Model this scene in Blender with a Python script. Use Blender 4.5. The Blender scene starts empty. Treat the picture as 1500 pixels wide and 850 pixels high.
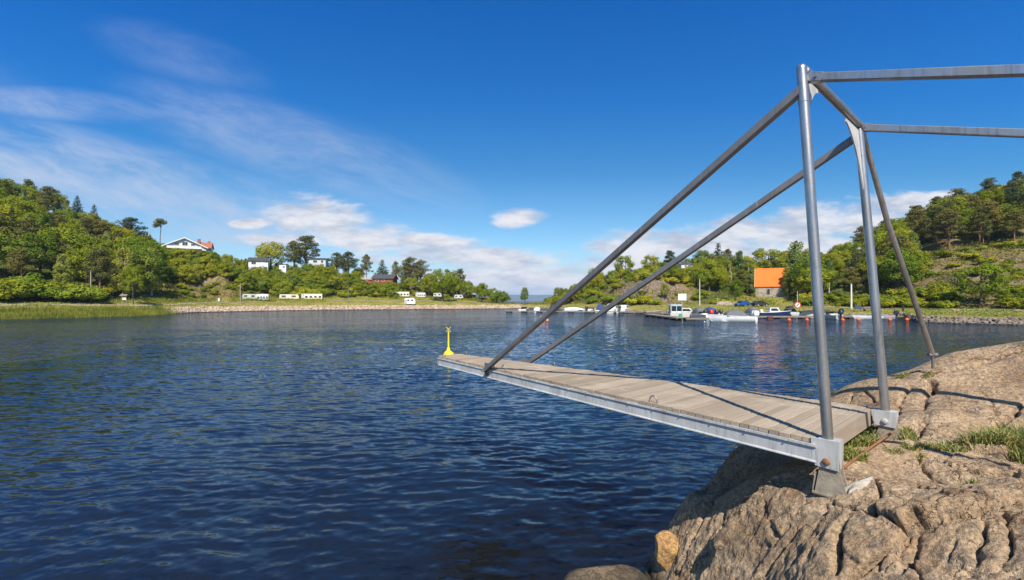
import bpy, math, random
import numpy as np
from mathutils import Vector, Matrix

R = math.radians
rng = np.random.default_rng(7)
random.seed(7)
scene = bpy.context.scene
COL = scene.collection

# ---------------------------------------------------------------- camera model
F, CX, HY, EYE = 667.0, 750.0, 441.0, 3.3       # focal (px of a 1500 px frame), centre, horizon row, eye height
def P(px, py, Y):
    return Vector(((px - CX) / F * Y, Y, EYE - (py - HY) / F * Y))
def G(px, py, h=0.0):                           # point at height h seen at a pixel
    return P(px, py, (EYE - h) * F / (py - HY))

cd = bpy.data.cameras.new('camera')
cam = bpy.data.objects.new('camera', cd); COL.objects.link(cam)
cam.location = (0, 0, EYE); cam.rotation_euler = (R(90), 0, 0)
cd.sensor_width = 36; cd.lens = F / 1500 * 36
cd.shift_y = (HY - 425) / 1500
cd.clip_start = 0.05; cd.clip_end = 60000
scene.camera = cam

# ---------------------------------------------------------------- numpy noise
def _hash(i, j, k, s):
    n = (i * 374761393 + j * 668265263 + k * 2147483647 + s * 974634777) & 0xffffffff
    n = ((n ^ (n >> 13)) * 1274126177) & 0xffffffff
    n = n ^ (n >> 16)
    return (n & 0xffff) / 65535.0
def vnoise(x, y, z=None, s=0):
    x = np.asarray(x, float); y = np.asarray(y, float)
    z = np.zeros_like(x) if z is None else np.asarray(z, float)
    i, j, k = np.floor(x).astype(np.int64), np.floor(y).astype(np.int64), np.floor(z).astype(np.int64)
    u, v, w = x - i, y - j, z - k
    u, v, w = u*u*u*(u*(u*6-15)+10), v*v*v*(v*(v*6-15)+10), w*w*w*(w*(w*6-15)+10)
    r = 0
    for a in (0, 1):
        for b in (0, 1):
            for c in (0, 1):
                r = r + _hash(i+a, j+b, k+c, s) * (u if a else 1-u) * (v if b else 1-v) * (w if c else 1-w)
    return r * 2 - 1
def fbm(x, y, z=None, oct=4, s=0, gain=.5):
    r, a, f = 0, 1, 1
    for o in range(oct):
        r = r + a * vnoise(np.asarray(x)*f, np.asarray(y)*f, None if z is None else np.asarray(z)*f, s + o)
        a *= gain; f *= 2.03
    return r
def sstep(a, b, x):
    t = np.clip((np.asarray(x, float) - a) / (b - a), 0, 1)
    return t * t * (3 - 2 * t)

# ---------------------------------------------------------------- materials
class NT:
    def __init__(self, tree): self.t = tree; self.n = tree.nodes; self.l = tree.links
    def add(self, typ, **kw):
        n = self.n.new(typ)
        for k, v in kw.items():
            if k in n.bl_rna.properties: setattr(n, k, v)
            else: self.put(n.inputs[k.replace('_', ' ')] if k.replace('_', ' ') in n.inputs else n.inputs[k], v)
        return n
    def put(self, sock, v):
        if isinstance(v, bpy.types.NodeSocket): self.l.new(v, sock)
        elif isinstance(v, bpy.types.Node): self.l.new(v.outputs[0], sock)
        else: sock.default_value = (tuple(v) + (1,) if sock.type == 'RGBA' and len(v) == 3 else v)
    def math(self, op, a, b=0.0, c=None, clamp=False):
        n = self.n.new('ShaderNodeMath'); n.operation = op; n.use_clamp = clamp
        self.put(n.inputs[0], a); self.put(n.inputs[1], b)
        if c is not None: self.put(n.inputs[2], c)
        return n.outputs[0]
    def vmath(self, op, a, b):
        n = self.n.new('ShaderNodeVectorMath'); n.operation = op
        self.put(n.inputs[0], a); self.put(n.inputs[1], b); return n.outputs[0]
    def mix(self, f, a, b, blend='MIX'):
        n = self.n.new('ShaderNodeMix'); n.data_type = 'RGBA'; n.blend_type = blend
        self.put(n.inputs[0], f); self.put(n.inputs[6], a); self.put(n.inputs[7], b); return n.outputs[2]
    def ramp(self, f, stops):
        n = self.n.new('ShaderNodeValToRGB'); e = n.color_ramp.elements
        while len(e) < len(stops): e.new(1)
        for el, (p, c) in zip(e, stops):
            el.position = p; el.color = tuple(c) + (1,) if len(c) == 3 else c
        self.put(n.inputs[0], f); return n.outputs[0]
    def mapr(self, v, a, b, c=0.0, d=1.0, smooth=True):
        n = self.n.new('ShaderNodeMapRange'); n.interpolation_type = 'SMOOTHSTEP' if smooth else 'LINEAR'
        for i, x in enumerate((v, a, b, c, d)): self.put(n.inputs[i], x)
        return n.outputs[0]
    def noise(self, vec, scale, detail=3, rough=.5, dist=0.0, lac=2.0, out=0):
        n = self.n.new('ShaderNodeTexNoise')
        if vec is not None: self.put(n.inputs['Vector'], vec)
        n.inputs['Scale'].default_value = scale; n.inputs['Detail'].default_value = detail
        n.inputs['Roughness'].default_value = rough; n.inputs['Distortion'].default_value = dist
        return n.outputs[out]
    def mapping(self, vec, scale=(1, 1, 1), rot=(0, 0, 0), loc=(0, 0, 0)):
        n = self.n.new('ShaderNodeMapping'); self.put(n.inputs[0], vec)
        n.inputs['Scale'].default_value = scale; n.inputs['Rotation'].default_value = rot; n.inputs['Location'].default_value = loc
        return n.outputs[0]

def new_mat(name):
    m = bpy.data.materials.new(name); m.use_nodes = True
    nt = NT(m.node_tree)
    bs = nt.n['Principled BSDF']
    return m, nt, bs
def pos(nt): return nt.n.new('ShaderNodeNewGeometry').outputs['Position']
def objco(nt): return nt.n.new('ShaderNodeTexCoord').outputs['Object']

def simple(name, c, rough=.5, metal=0.0, var=.15, scale=3.0, bump=0.0, bscale=40.0, c2=None, spec=.5, thr=(.35, .7)):
    m, nt, bs = new_mat(name)
    v = objco(nt)
    n1 = nt.noise(v, scale, 4, .6)
    c2 = c2 or tuple(x * (1 - var) for x in c)
    col = nt.mix(nt.mapr(n1, thr[0], thr[1]), c, c2)
    nt.put(bs.inputs['Base Color'], col)
    bs.inputs['Metallic'].default_value = metal
    bs.inputs['Specular IOR Level'].default_value = spec
    nt.put(bs.inputs['Roughness'], nt.mapr(nt.noise(v, scale*3, 3), .3, .7, max(.02, rough-.1), rough+.1))
    if bump:
        b = nt.add('ShaderNodeBump'); b.inputs['Strength'].default_value = bump; b.inputs['Distance'].default_value = .02
        nt.put(b.inputs['Height'], nt.noise(v, bscale, 4, .6)); nt.put(bs.inputs['Normal'], b.outputs[0])
    return m

# ---------------------------------------------------------------- mesh builder
class MB:
    def __init__(self): self.v = []; self.f = []; self.n = 0
    def add(self, vs, fs, M=None):
        vs = [Vector(x) for x in vs]
        if M is not None: vs = [M @ x for x in vs]
        o = self.n; self.v += vs; self.n += len(vs)
        self.f += [tuple(i + o for i in f) for f in fs]
        return self
    def box(self, c, s, M=None, bev=0.0, top=None):
        x, y, z = s[0]/2, s[1]/2, s[2]/2
        tx, ty = (x*top[0], y*top[1]) if top else (x, y)
        if bev and not top:
            b = min(bev, x*.9, y*.9, z*.9); vs = []
            for sx in (-1, 1):
                for sy in (-1, 1):
                    for sz in (-1, 1):
                        vs += [(c[0]+sx*x, c[1]+sy*(y-b), c[2]+sz*(z-b)), (c[0]+sx*(x-b), c[1]+sy*y, c[2]+sz*(z-b)), (c[0]+sx*(x-b), c[1]+sy*(y-b), c[2]+sz*z)]
            I = lambda sx, sy, sz, a: ((sx*2+sy)*2+sz)*3+a
            fs = []
            for s_ in (0, 1):
                q = [I(s_,0,0,0), I(s_,1,0,0), I(s_,1,1,0), I(s_,0,1,0)]; fs.append(q if s_ else q[::-1])
                q = [I(0,s_,0,1), I(0,s_,1,1), I(1,s_,1,1), I(1,s_,0,1)]; fs.append(q if s_ else q[::-1])
                q = [I(0,0,s_,2), I(1,0,s_,2), I(1,1,s_,2), I(0,1,s_,2)]; fs.append(q if s_ else q[::-1])
            for a in (0, 1):
                for b_ in (0, 1):
                    q = [I(a,b_,0,0), I(a,b_,1,0), I(a,b_,1,1), I(a,b_,0,1)]; fs.append(q if a == b_ else q[::-1])
                    q = [I(a,0,b_,0), I(a,0,b_,2), I(a,1,b_,2), I(a,1,b_,0)]; fs.append(q if a == b_ else q[::-1])
                    q = [I(0,a,b_,1), I(1,a,b_,1), I(1,a,b_,2), I(0,a,b_,2)]; fs.append(q if a == b_ else q[::-1])
            for sx in (0, 1):
                for sy in (0, 1):
                    for sz in (0, 1):
                        t = [I(sx,sy,sz,0), I(sx,sy,sz,1), I(sx,sy,sz,2)]; fs.append(t if (sx+sy+sz) % 2 else t[::-1])
            return self.add(vs, fs, M)
        vs = [(c[0]-x, c[1]-y, c[2]-z), (c[0]+x, c[1]-y, c[2]-z), (c[0]+x, c[1]+y, c[2]-z), (c[0]-x, c[1]+y, c[2]-z),
              (c[0]-tx, c[1]-ty, c[2]+z), (c[0]+tx, c[1]-ty, c[2]+z), (c[0]+tx, c[1]+ty, c[2]+z), (c[0]-tx, c[1]+ty, c[2]+z)]
        return self.add(vs, [(0,3,2,1), (4,5,6,7), (0,1,5,4), (1,2,6,5), (2,3,7,6), (3,0,4,7)], M)
    def tube(self, pts, r, seg=12, caps=True, M=None):
        pts = [Vector(p) for p in pts]; n = len(pts)
        rs = r if isinstance(r, (list, tuple)) else [r]*n
        vs, fs = [], []
        ref = None
        for i, p in enumerate(pts):
            d = (pts[min(i+1, n-1)] - pts[max(i-1, 0)]).normalized()
            if ref is None:
                ref = Vector((0, 0, 1)) if abs(d.z) < .9 else Vector((1, 0, 0))
            a = (ref - d * ref.dot(d)).normalized(); ref = a; b = d.cross(a)
            for k in range(seg):
                t = 2*math.pi*k/seg
                vs.append(p + (a*math.cos(t) + b*math.sin(t)) * rs[i])
        for i in range(n-1):
            for k in range(seg):
                k2 = (k+1) % seg
                fs.append((i*seg+k, i*seg+k2, (i+1)*seg+k2, (i+1)*seg+k))
        if caps:
            fs.append(tuple(range(seg))[::-1]); fs.append(tuple((n-1)*seg+k for k in range(seg)))
        return self.add(vs, fs, M)
    def bar(self, a, b, w, h, up=(0, 0, 1), M=None, bev=0.0):
        a, b = Vector(a), Vector(b); d = (b-a); L = d.length; d.normalize()
        up = Vector(up); s = d.cross(up).normalized(); u = s.cross(d)
        T = Matrix((( d.x, s.x, u.x, (a.x+b.x)/2), (d.y, s.y, u.y, (a.y+b.y)/2), (d.z, s.z, u.z, (a.z+b.z)/2), (0, 0, 0, 1)))
        if M is not None: T = M @ T
        return self.box((0, 0, 0), (L, w, h), T, bev)
    def prism(self, poly, vec, M=None):
        n = len(poly); vec = Vector(vec); poly = [Vector(p) for p in poly]
        vs = poly + [p + vec for p in poly]
        nrm = Vector((0, 0, 0))
        for i in range(n): nrm += poly[i].cross(poly[(i+1) % n])
        fl = nrm.dot(vec) < 0
        fs = [tuple(range(n))[::-1], tuple(range(n, 2*n))] + [(i, (i+1) % n, n+(i+1) % n, n+i) for i in range(n)]
        if fl: fs = [f[::-1] for f in fs]
        return self.add(vs, fs, M)
    def lathe(self, prof, c=(0, 0, 0), seg=24, M=None):
        vs, fs = [], []
        n = len(prof)
        for r, z in prof:
            for k in range(seg):
                t = 2*math.pi*k/seg
                vs.append((c[0]+r*math.cos(t), c[1]+r*math.sin(t), c[2]+z))
        for i in range(n-1):
            for k in range(seg):
                k2 = (k+1) % seg
                fs.append((i*seg+k, i*seg+k2, (i+1)*seg+k2, (i+1)*seg+k))
        fs.append(tuple(range(seg))[::-1]); fs.append(tuple((n-1)*seg+k for k in range(seg)))
        return self.add(vs, fs, M)
    def loft(self, rings, closed=False, caps=True, M=None):
        n = len(rings[0]); vs = [p for r in rings for p in r]; fs = []
        for i in range(len(rings)-1):
            for k in range(n if closed else n-1):
                k2 = (k+1) % n
                fs.append((i*n+k, i*n+k2, (i+1)*n+k2, (i+1)*n+k))
        if caps:
            fs.append(tuple(range(n))[::-1]); fs.append(tuple((len(rings)-1)*n+k for k in range(n)))
        return self.add(vs, fs, M)

def mesh_of(name, mb, mat, smooth=None, offset=None):
    me = bpy.data.meshes.new(name)
    vs = [tuple(v - offset) if offset is not None else tuple(v) for v in mb.v]
    me.from_pydata(vs, [], mb.f); me.update()
    if mat: me.materials.append(mat)
    if smooth:
        me.shade_smooth(); me.set_sharp_from_angle(angle=R(smooth))
    return me
def big_mesh(name, V, faces, mat, smooth=True):
    V = np.ascontiguousarray(V, np.float32); Fq = np.ascontiguousarray(faces, np.int32)
    me = bpy.data.meshes.new(name); nf, k = Fq.shape
    me.vertices.add(len(V)); me.vertices.foreach_set('co', V.ravel())
    me.loops.add(nf*k); me.loops.foreach_set('vertex_index', Fq.ravel())
    me.polygons.add(nf); me.polygons.foreach_set('loop_start', np.arange(0, nf*k, k, dtype=np.int32))
    if mat: me.materials.append(mat)
    me.update(calc_edges=True); me.validate()
    if smooth: me.shade_smooth()
    return me
def grid_faces(nr, nc, flip=False):
    i = np.arange(nr*nc).reshape(nr, nc)
    q = np.stack([i[:-1, :-1], i[:-1, 1:], i[1:, 1:], i[1:, :-1]], -1).reshape(-1, 4)
    return q[:, ::-1] if flip else q

def link(name, me, parent=None):
    o = bpy.data.objects.new(name, me); COL.objects.link(o)
    if parent is not None: o.parent = parent
    return o
def tag(o, label=None, cat=None, group=None, kind=None):
    if label: o['label'] = label
    if cat: o['category'] = cat
    if group: o['group'] = group
    if kind: o['kind'] = kind
    return o
def thing(name, label, cat, loc=(0, 0, 0), rz=0.0, group=None):
    o = bpy.data.objects.new(name, None); COL.objects.link(o)
    o.location = loc; o.rotation_euler = (0, 0, rz); o.empty_display_size = .2
    return tag(o, label, cat, group)
def part(name, mb, mat, parent, smooth=None, world=False):
    off = None
    if world:
        off = Vector(parent.location) if parent.parent is None else Vector(parent.parent.location)
    return link(name, mesh_of(name, mb, mat, smooth, off), parent)
def solo(name, mb, mat, label, cat, group=None, smooth=None, loc=(0, 0, 0), rz=0.0):
    o = link(name, mesh_of(name, mb, mat, smooth)); o.location = loc; o.rotation_euler = (0, 0, rz)
    return tag(o, label, cat, group)
def copy_tree(o, parent=None):
    c = o.copy(); COL.objects.link(c)
    if parent is not None: c.parent = parent
    for ch in list(o.children): copy_tree(ch, c)
    return c

# ---------------------------------------------------------------- light, sky
SUN = Vector((.07, -.906, 1.0)).normalized()
el = math.asin(SUN.z); az = math.atan2(SUN.x, SUN.y)      # azimuth from +Y towards +X
sl = bpy.data.lights.new('sun', 'SUN'); sl.energy = 4.5; sl.angle = R(.5); sl.color = (1.0, .93, .80)
so = bpy.data.objects.new('sun', sl); COL.objects.link(so)
so.rotation_euler = (-SUN).to_track_quat('-Z', 'Y').to_euler(); so.location = (20, -60, 80)

w = bpy.data.worlds.new('World'); scene.world = w; w.use_nodes = True
nt = NT(w.node_tree); bg = nt.n['Background']; bg.inputs['Strength'].default_value = .083
sky = nt.n.new('ShaderNodeTexSky'); sky.sky_type = 'NISHITA'; sky.sun_disc = False
sky.sun_elevation = el; sky.sun_rotation = az; sky.altitude = 0
sky.air_density = 1.0; sky.dust_density = .35; sky.ozone_density = 2.2
tc = nt.n.new('ShaderNodeTexCoord'); D = tc.outputs['Generated']
sep = nt.add('ShaderNodeSeparateXYZ'); nt.put(sep.inputs[0], D)
dx, dy, dz = sep.outputs
ay = nt.math('MAXIMUM', nt.math('ABSOLUTE', dy), .12)
U = nt.math('DIVIDE', dx, ay); V = nt.math('DIVIDE', dz, ay)
cmb = nt.add('ShaderNodeCombineXYZ'); nt.put(cmb.inputs[0], U); nt.put(cmb.inputs[1], V)
UV = cmb.outputs[0]
# a polarising filter deepens the blue: more saturation away from the horizon
deep = nt.ramp(nt.math('MULTIPLY', V, .8, clamp=True), [(0, (.92, .98, 1.0)), (.08, (.62, .86, .97)), (.23, (.212, .64, .92)), (.35, (.072, .575, 1.06)), (.52, (.018, .53, 1.15)), (.75, (.06, .58, 1.1)), (1, (.45, .8, 1.05))])
skyc = nt.mix(1.0, sky.outputs[0], deep, 'MULTIPLY')
def ell(u0, v0, a, b, rot=0.0):
    c, s = math.cos(rot), math.sin(rot)
    du = nt.math('SUBTRACT', U, u0); dv = nt.math('SUBTRACT', V, v0)
    p = nt.math('ADD', nt.math('MULTIPLY', du, c/a), nt.math('MULTIPLY', dv, s/a))
    q = nt.math('ADD', nt.math('MULTIPLY', du, -s/b), nt.math('MULTIPLY', dv, c/b))
    return nt.math('SUBTRACT', 1.0, nt.math('ADD', nt.math('MULTIPLY', p, p), nt.math('MULTIPLY', q, q)))
def px_ell(x, y, wx, wy, rot=0.0): return ell((x-CX)/F, (HY-y)/F, wx/F, wy/F, rot)
def umax(lst):
    r = lst[0]
    for x in lst[1:]: r = nt.math('MAXIMUM', r, x)
    return r
puffs = [px_ell(472, 320, 78, 34, -.15), px_ell(540, 350, 110, 22, -.12), px_ell(372, 328, 30, 7, 0), px_ell(430, 330, 30, 14),
         px_ell(620, 356, 110, 15, -.08), px_ell(760, 320, 42, 13, .1), px_ell(700, 378, 170, 20, -.05),
         px_ell(770, 408, 200, 22), px_ell(960, 360, 95, 24, .05), px_ell(900, 395, 140, 22), px_ell(1130, 348, 160, 36, .05),
         px_ell(1240, 325, 150, 34, .12), px_ell(1180, 372, 170, 30), px_ell(690, 425, 300, 16), px_ell(420, 350, 70, 10),
         px_ell(1320, 300, 120, 16, .1), px_ell(1700, 330, 200, 40), px_ell(-250, 330, 220, 50)]
pm = nt.math('MAXIMUM', umax(puffs), -1.2)
uvp = nt.mapping(UV, (7.5, 19, 1))
fine = nt.noise(uvp, 1.0, 7, .62, .35)
band = nt.mapr(V, .0, .045)
dens = nt.math('ADD', nt.math('MULTIPLY', pm, .55), nt.math('MULTIPLY', nt.math('SUBTRACT', fine, .5), 2.3))
pd = nt.mapr(dens, -.24, .50)
pd = nt.math('MULTIPLY', pd, .96)
# thin high cirrus on the left, drawn out in streaks
uvc = nt.mapping(nt.mapping(UV, (1, 1, 1), (0, 0, R(17))), (1.1, 4.2, 1))
warp = nt.noise(UV, 1.6, 3, .5, 0.0, out=1)
uvw = nt.vmath('ADD', uvc, nt.vmath('MULTIPLY', warp, (.5, .5, 0)))
cir = nt.noise(uvw, 2.6, 9, .68, .2)
def soft(e): return nt.math('MULTIPLY', nt.mapr(e, -.9, 1.0), 1.0)
veil = umax([soft(px_ell(120, 262, 420, 62, -.22)), nt.math('MULTIPLY', soft(px_ell(40, 150, 260, 22, -.06)), .6), nt.math('MULTIPLY', soft(px_ell(265, 82, 120, 34, -.30)), .24),
             nt.math('MULTIPLY', soft(px_ell(240, 335, 330, 34, -.02)), .95), nt.math('MULTIPLY', soft(px_ell(430, 215, 240, 50, -.3)), .55), nt.math('MULTIPLY', soft(px_ell(-400, 200, 400, 140)), .8)])
cd_ = nt.math('MULTIPLY', veil, nt.mapr(cir, .30, .76, .06, .9))
horiz = nt.mapr(V, .0, .13, .55, 0.0)
shade = nt.noise(nt.mapping(UV, (9, 30, 1), (0, 0, 0), (.02, .3, 0)), 1.0, 5, .6)
ccol = nt.mix(nt.mapr(shade, .35, .68), (6.6, 6.45, 6.55), (3.6, 4.0, 4.9))
skyc = nt.mix(horiz, skyc, (2.9, 4.0, 5.6))
skyc = nt.mix(cd_, skyc, (4.0, 4.6, 5.9))
skyc = nt.mix(pd, skyc, ccol)
nt.put(bg.inputs['Color'], skyc)
scene.view_settings.view_transform = 'Standard'; scene.view_settings.look = 'None'
scene.view_settings.gamma = 1; scene.view_settings.exposure = 0.75; scene.view_settings.use_curve_mapping = False
# ================================================================ WATER
def water_mat():
    m, nt, bs = new_mat('sea_water')
    nt.n.remove(bs); out = nt.n['Material Output']
    p = pos(nt)
    # small ripples tilt the surface; breeze patches make them stronger or weaker
    gust = nt.mapr(nt.noise(nt.mapping(p, (.03, .085, 1)), 1.0, 3, .5), .3, .7, .7, 1.2)
    open_ = nt.mapr(nt.add('ShaderNodeSeparateXYZ', Vector=p).outputs[1], 6.0, 70.0, .9, 3.0)   # more breeze out on the bay than under the rock
    gust = nt.math('MULTIPLY', gust, open_)
    c1 = nt.noise(nt.mapping(p, (.6, 1.5, 1), (0, 0, R(8))), 5.2, 3, .55, .3, out=1)
    c2 = nt.noise(nt.mapping(p, (.5, 1.4, 1), (0, 0, R(-9))), 1.25, 3, .5, .2, out=1)
    t = nt.vmath('ADD', nt.vmath('MULTIPLY', nt.vmath('SUBTRACT', c1, (.5, .5, .5)), (.46, .74, 0)), nt.vmath('MULTIPLY', nt.vmath('SUBTRACT', c2, (.5, .5, .5)), (.20, .36, 0)))
    sc = nt.add('ShaderNodeVectorMath', operation='SCALE'); nt.put(sc.inputs[0], t); nt.put(sc.inputs['Scale'], gust)
    nm = nt.n.new('ShaderNodeNewGeometry').outputs['Normal']
    bp = nt.add('ShaderNodeVectorMath', operation='NORMALIZE'); nt.put(bp.inputs[0], nt.vmath('ADD', nm, sc.outputs[0]))
    fr = nt.add('ShaderNodeFresnel'); fr.inputs['IOR'].default_value = 1.333; nt.put(fr.inputs['Normal'], bp.outputs[0])
    gl = nt.add('ShaderNodeBsdfGlossy'); gl.inputs['Roughness'].default_value = .05; gl.inputs['Color'].default_value = (.76, .89, 1, 1)
    nt.put(gl.inputs['Normal'], bp.outputs[0])
    tr = nt.add('ShaderNodeBsdfTransparent'); tr.inputs['Color'].default_value = (.80, .74, .58, 1)
    df = nt.add('ShaderNodeBsdfDiffuse'); df.inputs['Color'].default_value = (.011, .032, .076, 1)
    # clear, weedy shallows beside the rock; cloudier water farther out
    dist = nt.add('ShaderNodeVectorMath', operation='DISTANCE'); nt.put(dist.inputs[0], nt.vmath('MULTIPLY', p, (.8, 1, 0))); dist.inputs[1].default_value = (.85, 5.6, 0)
    m1 = nt.add('ShaderNodeMixShader'); nt.put(m1.inputs[0], nt.mapr(dist.outputs['Value'], 1.0, 2.6, .08, .25))
    nt.put(m1.inputs[1], tr.outputs[0]); nt.put(m1.inputs[2], df.outputs[0])
    m2 = nt.add('ShaderNodeMixShader'); nt.put(m2.inputs[0], fr.outputs[0]); nt.put(m2.inputs[1], m1.outputs[0]); nt.put(m2.inputs[2], gl.outputs[0])
    nt.put(out.inputs['Surface'], m2.outputs[0])
    return m
rows = [-60, -20, -6, -1.0]
y = 1.0
while y < 90:
    rows.append(y); y += max(.034, y * .0038)
while y < 13000:
    rows.append(y); y *= 1.06
rows = np.array(rows)
tans = np.concatenate([[-40, -12, -5, -2.4], np.linspace(-1.5, 1.5, 620), [2.4, 5, 12, 40]])
YY, TT = np.meshgrid(rows, tans, indexing='ij')
XX = np.clip(TT * np.maximum(np.abs(YY), 6.0), -12900, 12900)
def waves(x, y):
    xw = x + .35*fbm(x*.5, y*.5, oct=3, s=40); yw = y + .16*fbm(x*.6, y*.6, oct=3, s=44)
    h = 0.0
    r = np.random.default_rng(3)
    for k in range(15):
        lam = .17 * 1.145**k
        th = R(90 + 8) + r.normal(0, .40)
        kx, ky = math.cos(th)*2*math.pi/lam, math.sin(th)*2*math.pi/lam
        s = .5 + .5*np.sin(kx*xw + ky*yw + r.uniform(0, 6.28))
        h = h + lam*.0078*(1.05 if lam < .5 else .48)*(s**1.8*2 - 1) * np.clip(lam/(3.2*np.maximum(.034, y*.0038)) - .3, 0, 1)
    g = .75 + .55*fbm(x*.09, y*.2, oct=2, s=50)
    return h * np.clip(g, .3, 1.4)
fade = sstep(75, 25, YY) * sstep(1.45, 1.2, np.abs(TT)) * sstep(1.2, 3, YY)
ZZ = waves(XX, YY) * fade
VW = np.stack([XX, YY, ZZ], -1).reshape(-1, 3)
o = link('water', big_mesh('water', VW, grid_faces(len(rows), len(tans)), water_mat())); tag(o, kind='structure')

sb = MB(); S = 13400
sb.add([(-S, -S, -9), (S, -S, -9), (S, S, -9), (-S, S, -9)], [(0, 1, 2, 3)])
tag(link('seabed', mesh_of('seabed', sb, simple('dark_seabed', (.003, .005, .008), .9, var=.3, scale=.2))), kind='structure')  # near-black colour stands in for light absorbed by the deep water

# ================================================================ FAR TERRAIN
TB = [  # px, shore, foot, mid, crest : distance and height
 (-420, 74, 86, 2.8, 130, 26, 185, 46), (-300, 80, 92, 3.0, 138, 27, 190, 47), (0, 88, 104, 3.2, 148, 26, 200, 48), (100, 96, 112, 3.2, 158, 22, 205, 40), (200, 108, 124, 3.0, 165, 17, 208, 28),
 (260, 122, 142, 3.0, 172, 12.5, 196, 22.5), (300, 134, 156, 3.2, 180, 11.5, 200, 21), (345, 142, 165, 3.6, 186, 10, 212, 17.5), (400, 153, 178, 3.9, 198, 9, 226, 16), (500, 168, 195, 4.3, 212, 9, 236, 15.5),
 (600, 178, 208, 4.6, 228, 8, 246, 10.5), (650, 184, 215, 4.2, 232, 6, 248, 8), (700, 190, 222, 3.2, 235, 4, 248, 5), (745, 196, 226, 1.9, 234, 2.0, 242, 1.8),
 (770, 200, 224, 1.6, 232, 1.6, 240, 1.4), (800, 184, 208, 1.6, 216, 1.8, 228, 2.0), (850, 148, 170, 2.0, 184, 4, 204, 6.5), (900, 130, 146, 2.1, 162, 8, 188, 11.5),
 (950, 118, 133, 2.2, 150, 10, 184, 13.2), (1000, 108, 132, 2.2, 153, 8.5, 186, 13.5), (1060, 98, 130, 2.3, 156, 7, 190, 14), (1110, 99, 128, 2.2, 150, 5.2, 192, 10),
 (1160, 98, 124, 2.0, 150, 6.5, 188, 15), (1250, 95, 113, 1.9, 138, 9, 178, 21), (1318, 89, 105, 1.8, 131, 12.5, 173, 27), (1345, 71, 102, 1.8, 129, 13, 171, 29), (1400, 67, 92, 1.75, 122, 15, 166, 34), (1500, 62, 84, 1.75, 114, 15, 160, 38),
 (1650, 56, 76, 2.0, 104, 15, 156, 40), (1950, 50, 68, 2.4, 95, 15, 150, 40)]
TB = np.array(TB, float)
def tab(px): return [np.interp(px, TB[:, 0], TB[:, i]) for i in range(1, 8)]
def gh(X, Y, detail=True):
    X = np.asarray(X, float); Y = np.asarray(Y, float)
    px = CX + F * X / np.maximum(Y, 1)
    s, fy, fh, my, mh, cy, ch = tab(px)
    bank = np.where(px > 1200, .95, .75) + .7*sstep(235, 275, px)*sstep(790, 740, px)
    ks = [s-40, s-12, s, s+1.8+2.2*sstep(235, 275, px)*sstep(790, 740, px), s+(fy-s)*.5, fy, my, cy, cy+70, cy+220]
    kh = [np.full_like(s, -3.1), np.full_like(s, -1.6), np.full_like(s, -.15), bank, np.minimum(bank+(fh-bank)*.5, np.maximum(fh, bank)), fh, mh, ch, ch*.75, np.full_like(s, -3.1)]
    h = np.where(Y <= ks[0], -3.3, kh[-1])
    for i in range(len(ks)-1):
        t = np.clip((Y - ks[i]) / (ks[i+1]-ks[i]), 0, 1)
        if i >= 5: t = t*.65 + .35*t*t*(3-2*t)
        h = np.where((Y > ks[i]) & (Y <= ks[i+1]), kh[i] + (kh[i+1]-kh[i])*t, h)
    if detail:
        up = sstep(0, 14, Y - fy)
        h = h + up * (1.3*fbm(X*.07, Y*.07, oct=3, s=5) + .35*fbm(X*.35, Y*.35, oct=2, s=9)) * np.clip(ch/18, .2, 1)
        h = h + (1-up) * sstep(1.5, 6, Y - s) * .10*fbm(X*.25, Y*.25, oct=3, s=11)
        cl = sstep(880, 905, px)*sstep(1010, 985, px)*sstep(1, 5, Y-fy)*sstep(40, 22, Y-fy)
        h = h + cl*(1.3*np.abs(fbm(X*.28, Y*.4, oct=4, s=21)))
    return h
PADS = [(278, 192, 23.6, 46, 17), (378, 207, 18.9, 18, 8), (415, 206, 16.4, 9, 6), (467, 222, 20.6, 15, 8), (555, 222, 11.9, 32, 9), (934, 182, 13.3, 12, 7), (1128, 143, 4.6, 26, 9), (1005, 178, 15.5, 10, 6)]
gh0 = gh
def gh(X, Y, detail=True):
    h = gh0(X, Y, detail); px = CX + F*np.asarray(X, float)/np.maximum(np.asarray(Y, float), 1)
    for a, b, z, wa, wb in PADS:
        k = np.exp(-np.maximum(np.abs(px-a)/wa, np.abs(np.asarray(Y)-b)/wb)**2.6); h = h + (z-h)*k
    return h
def gpt(px, Y): 
    X = (px-CX)/F*Y
    return Vector((X, Y, float(gh(X, Y))))

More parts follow.
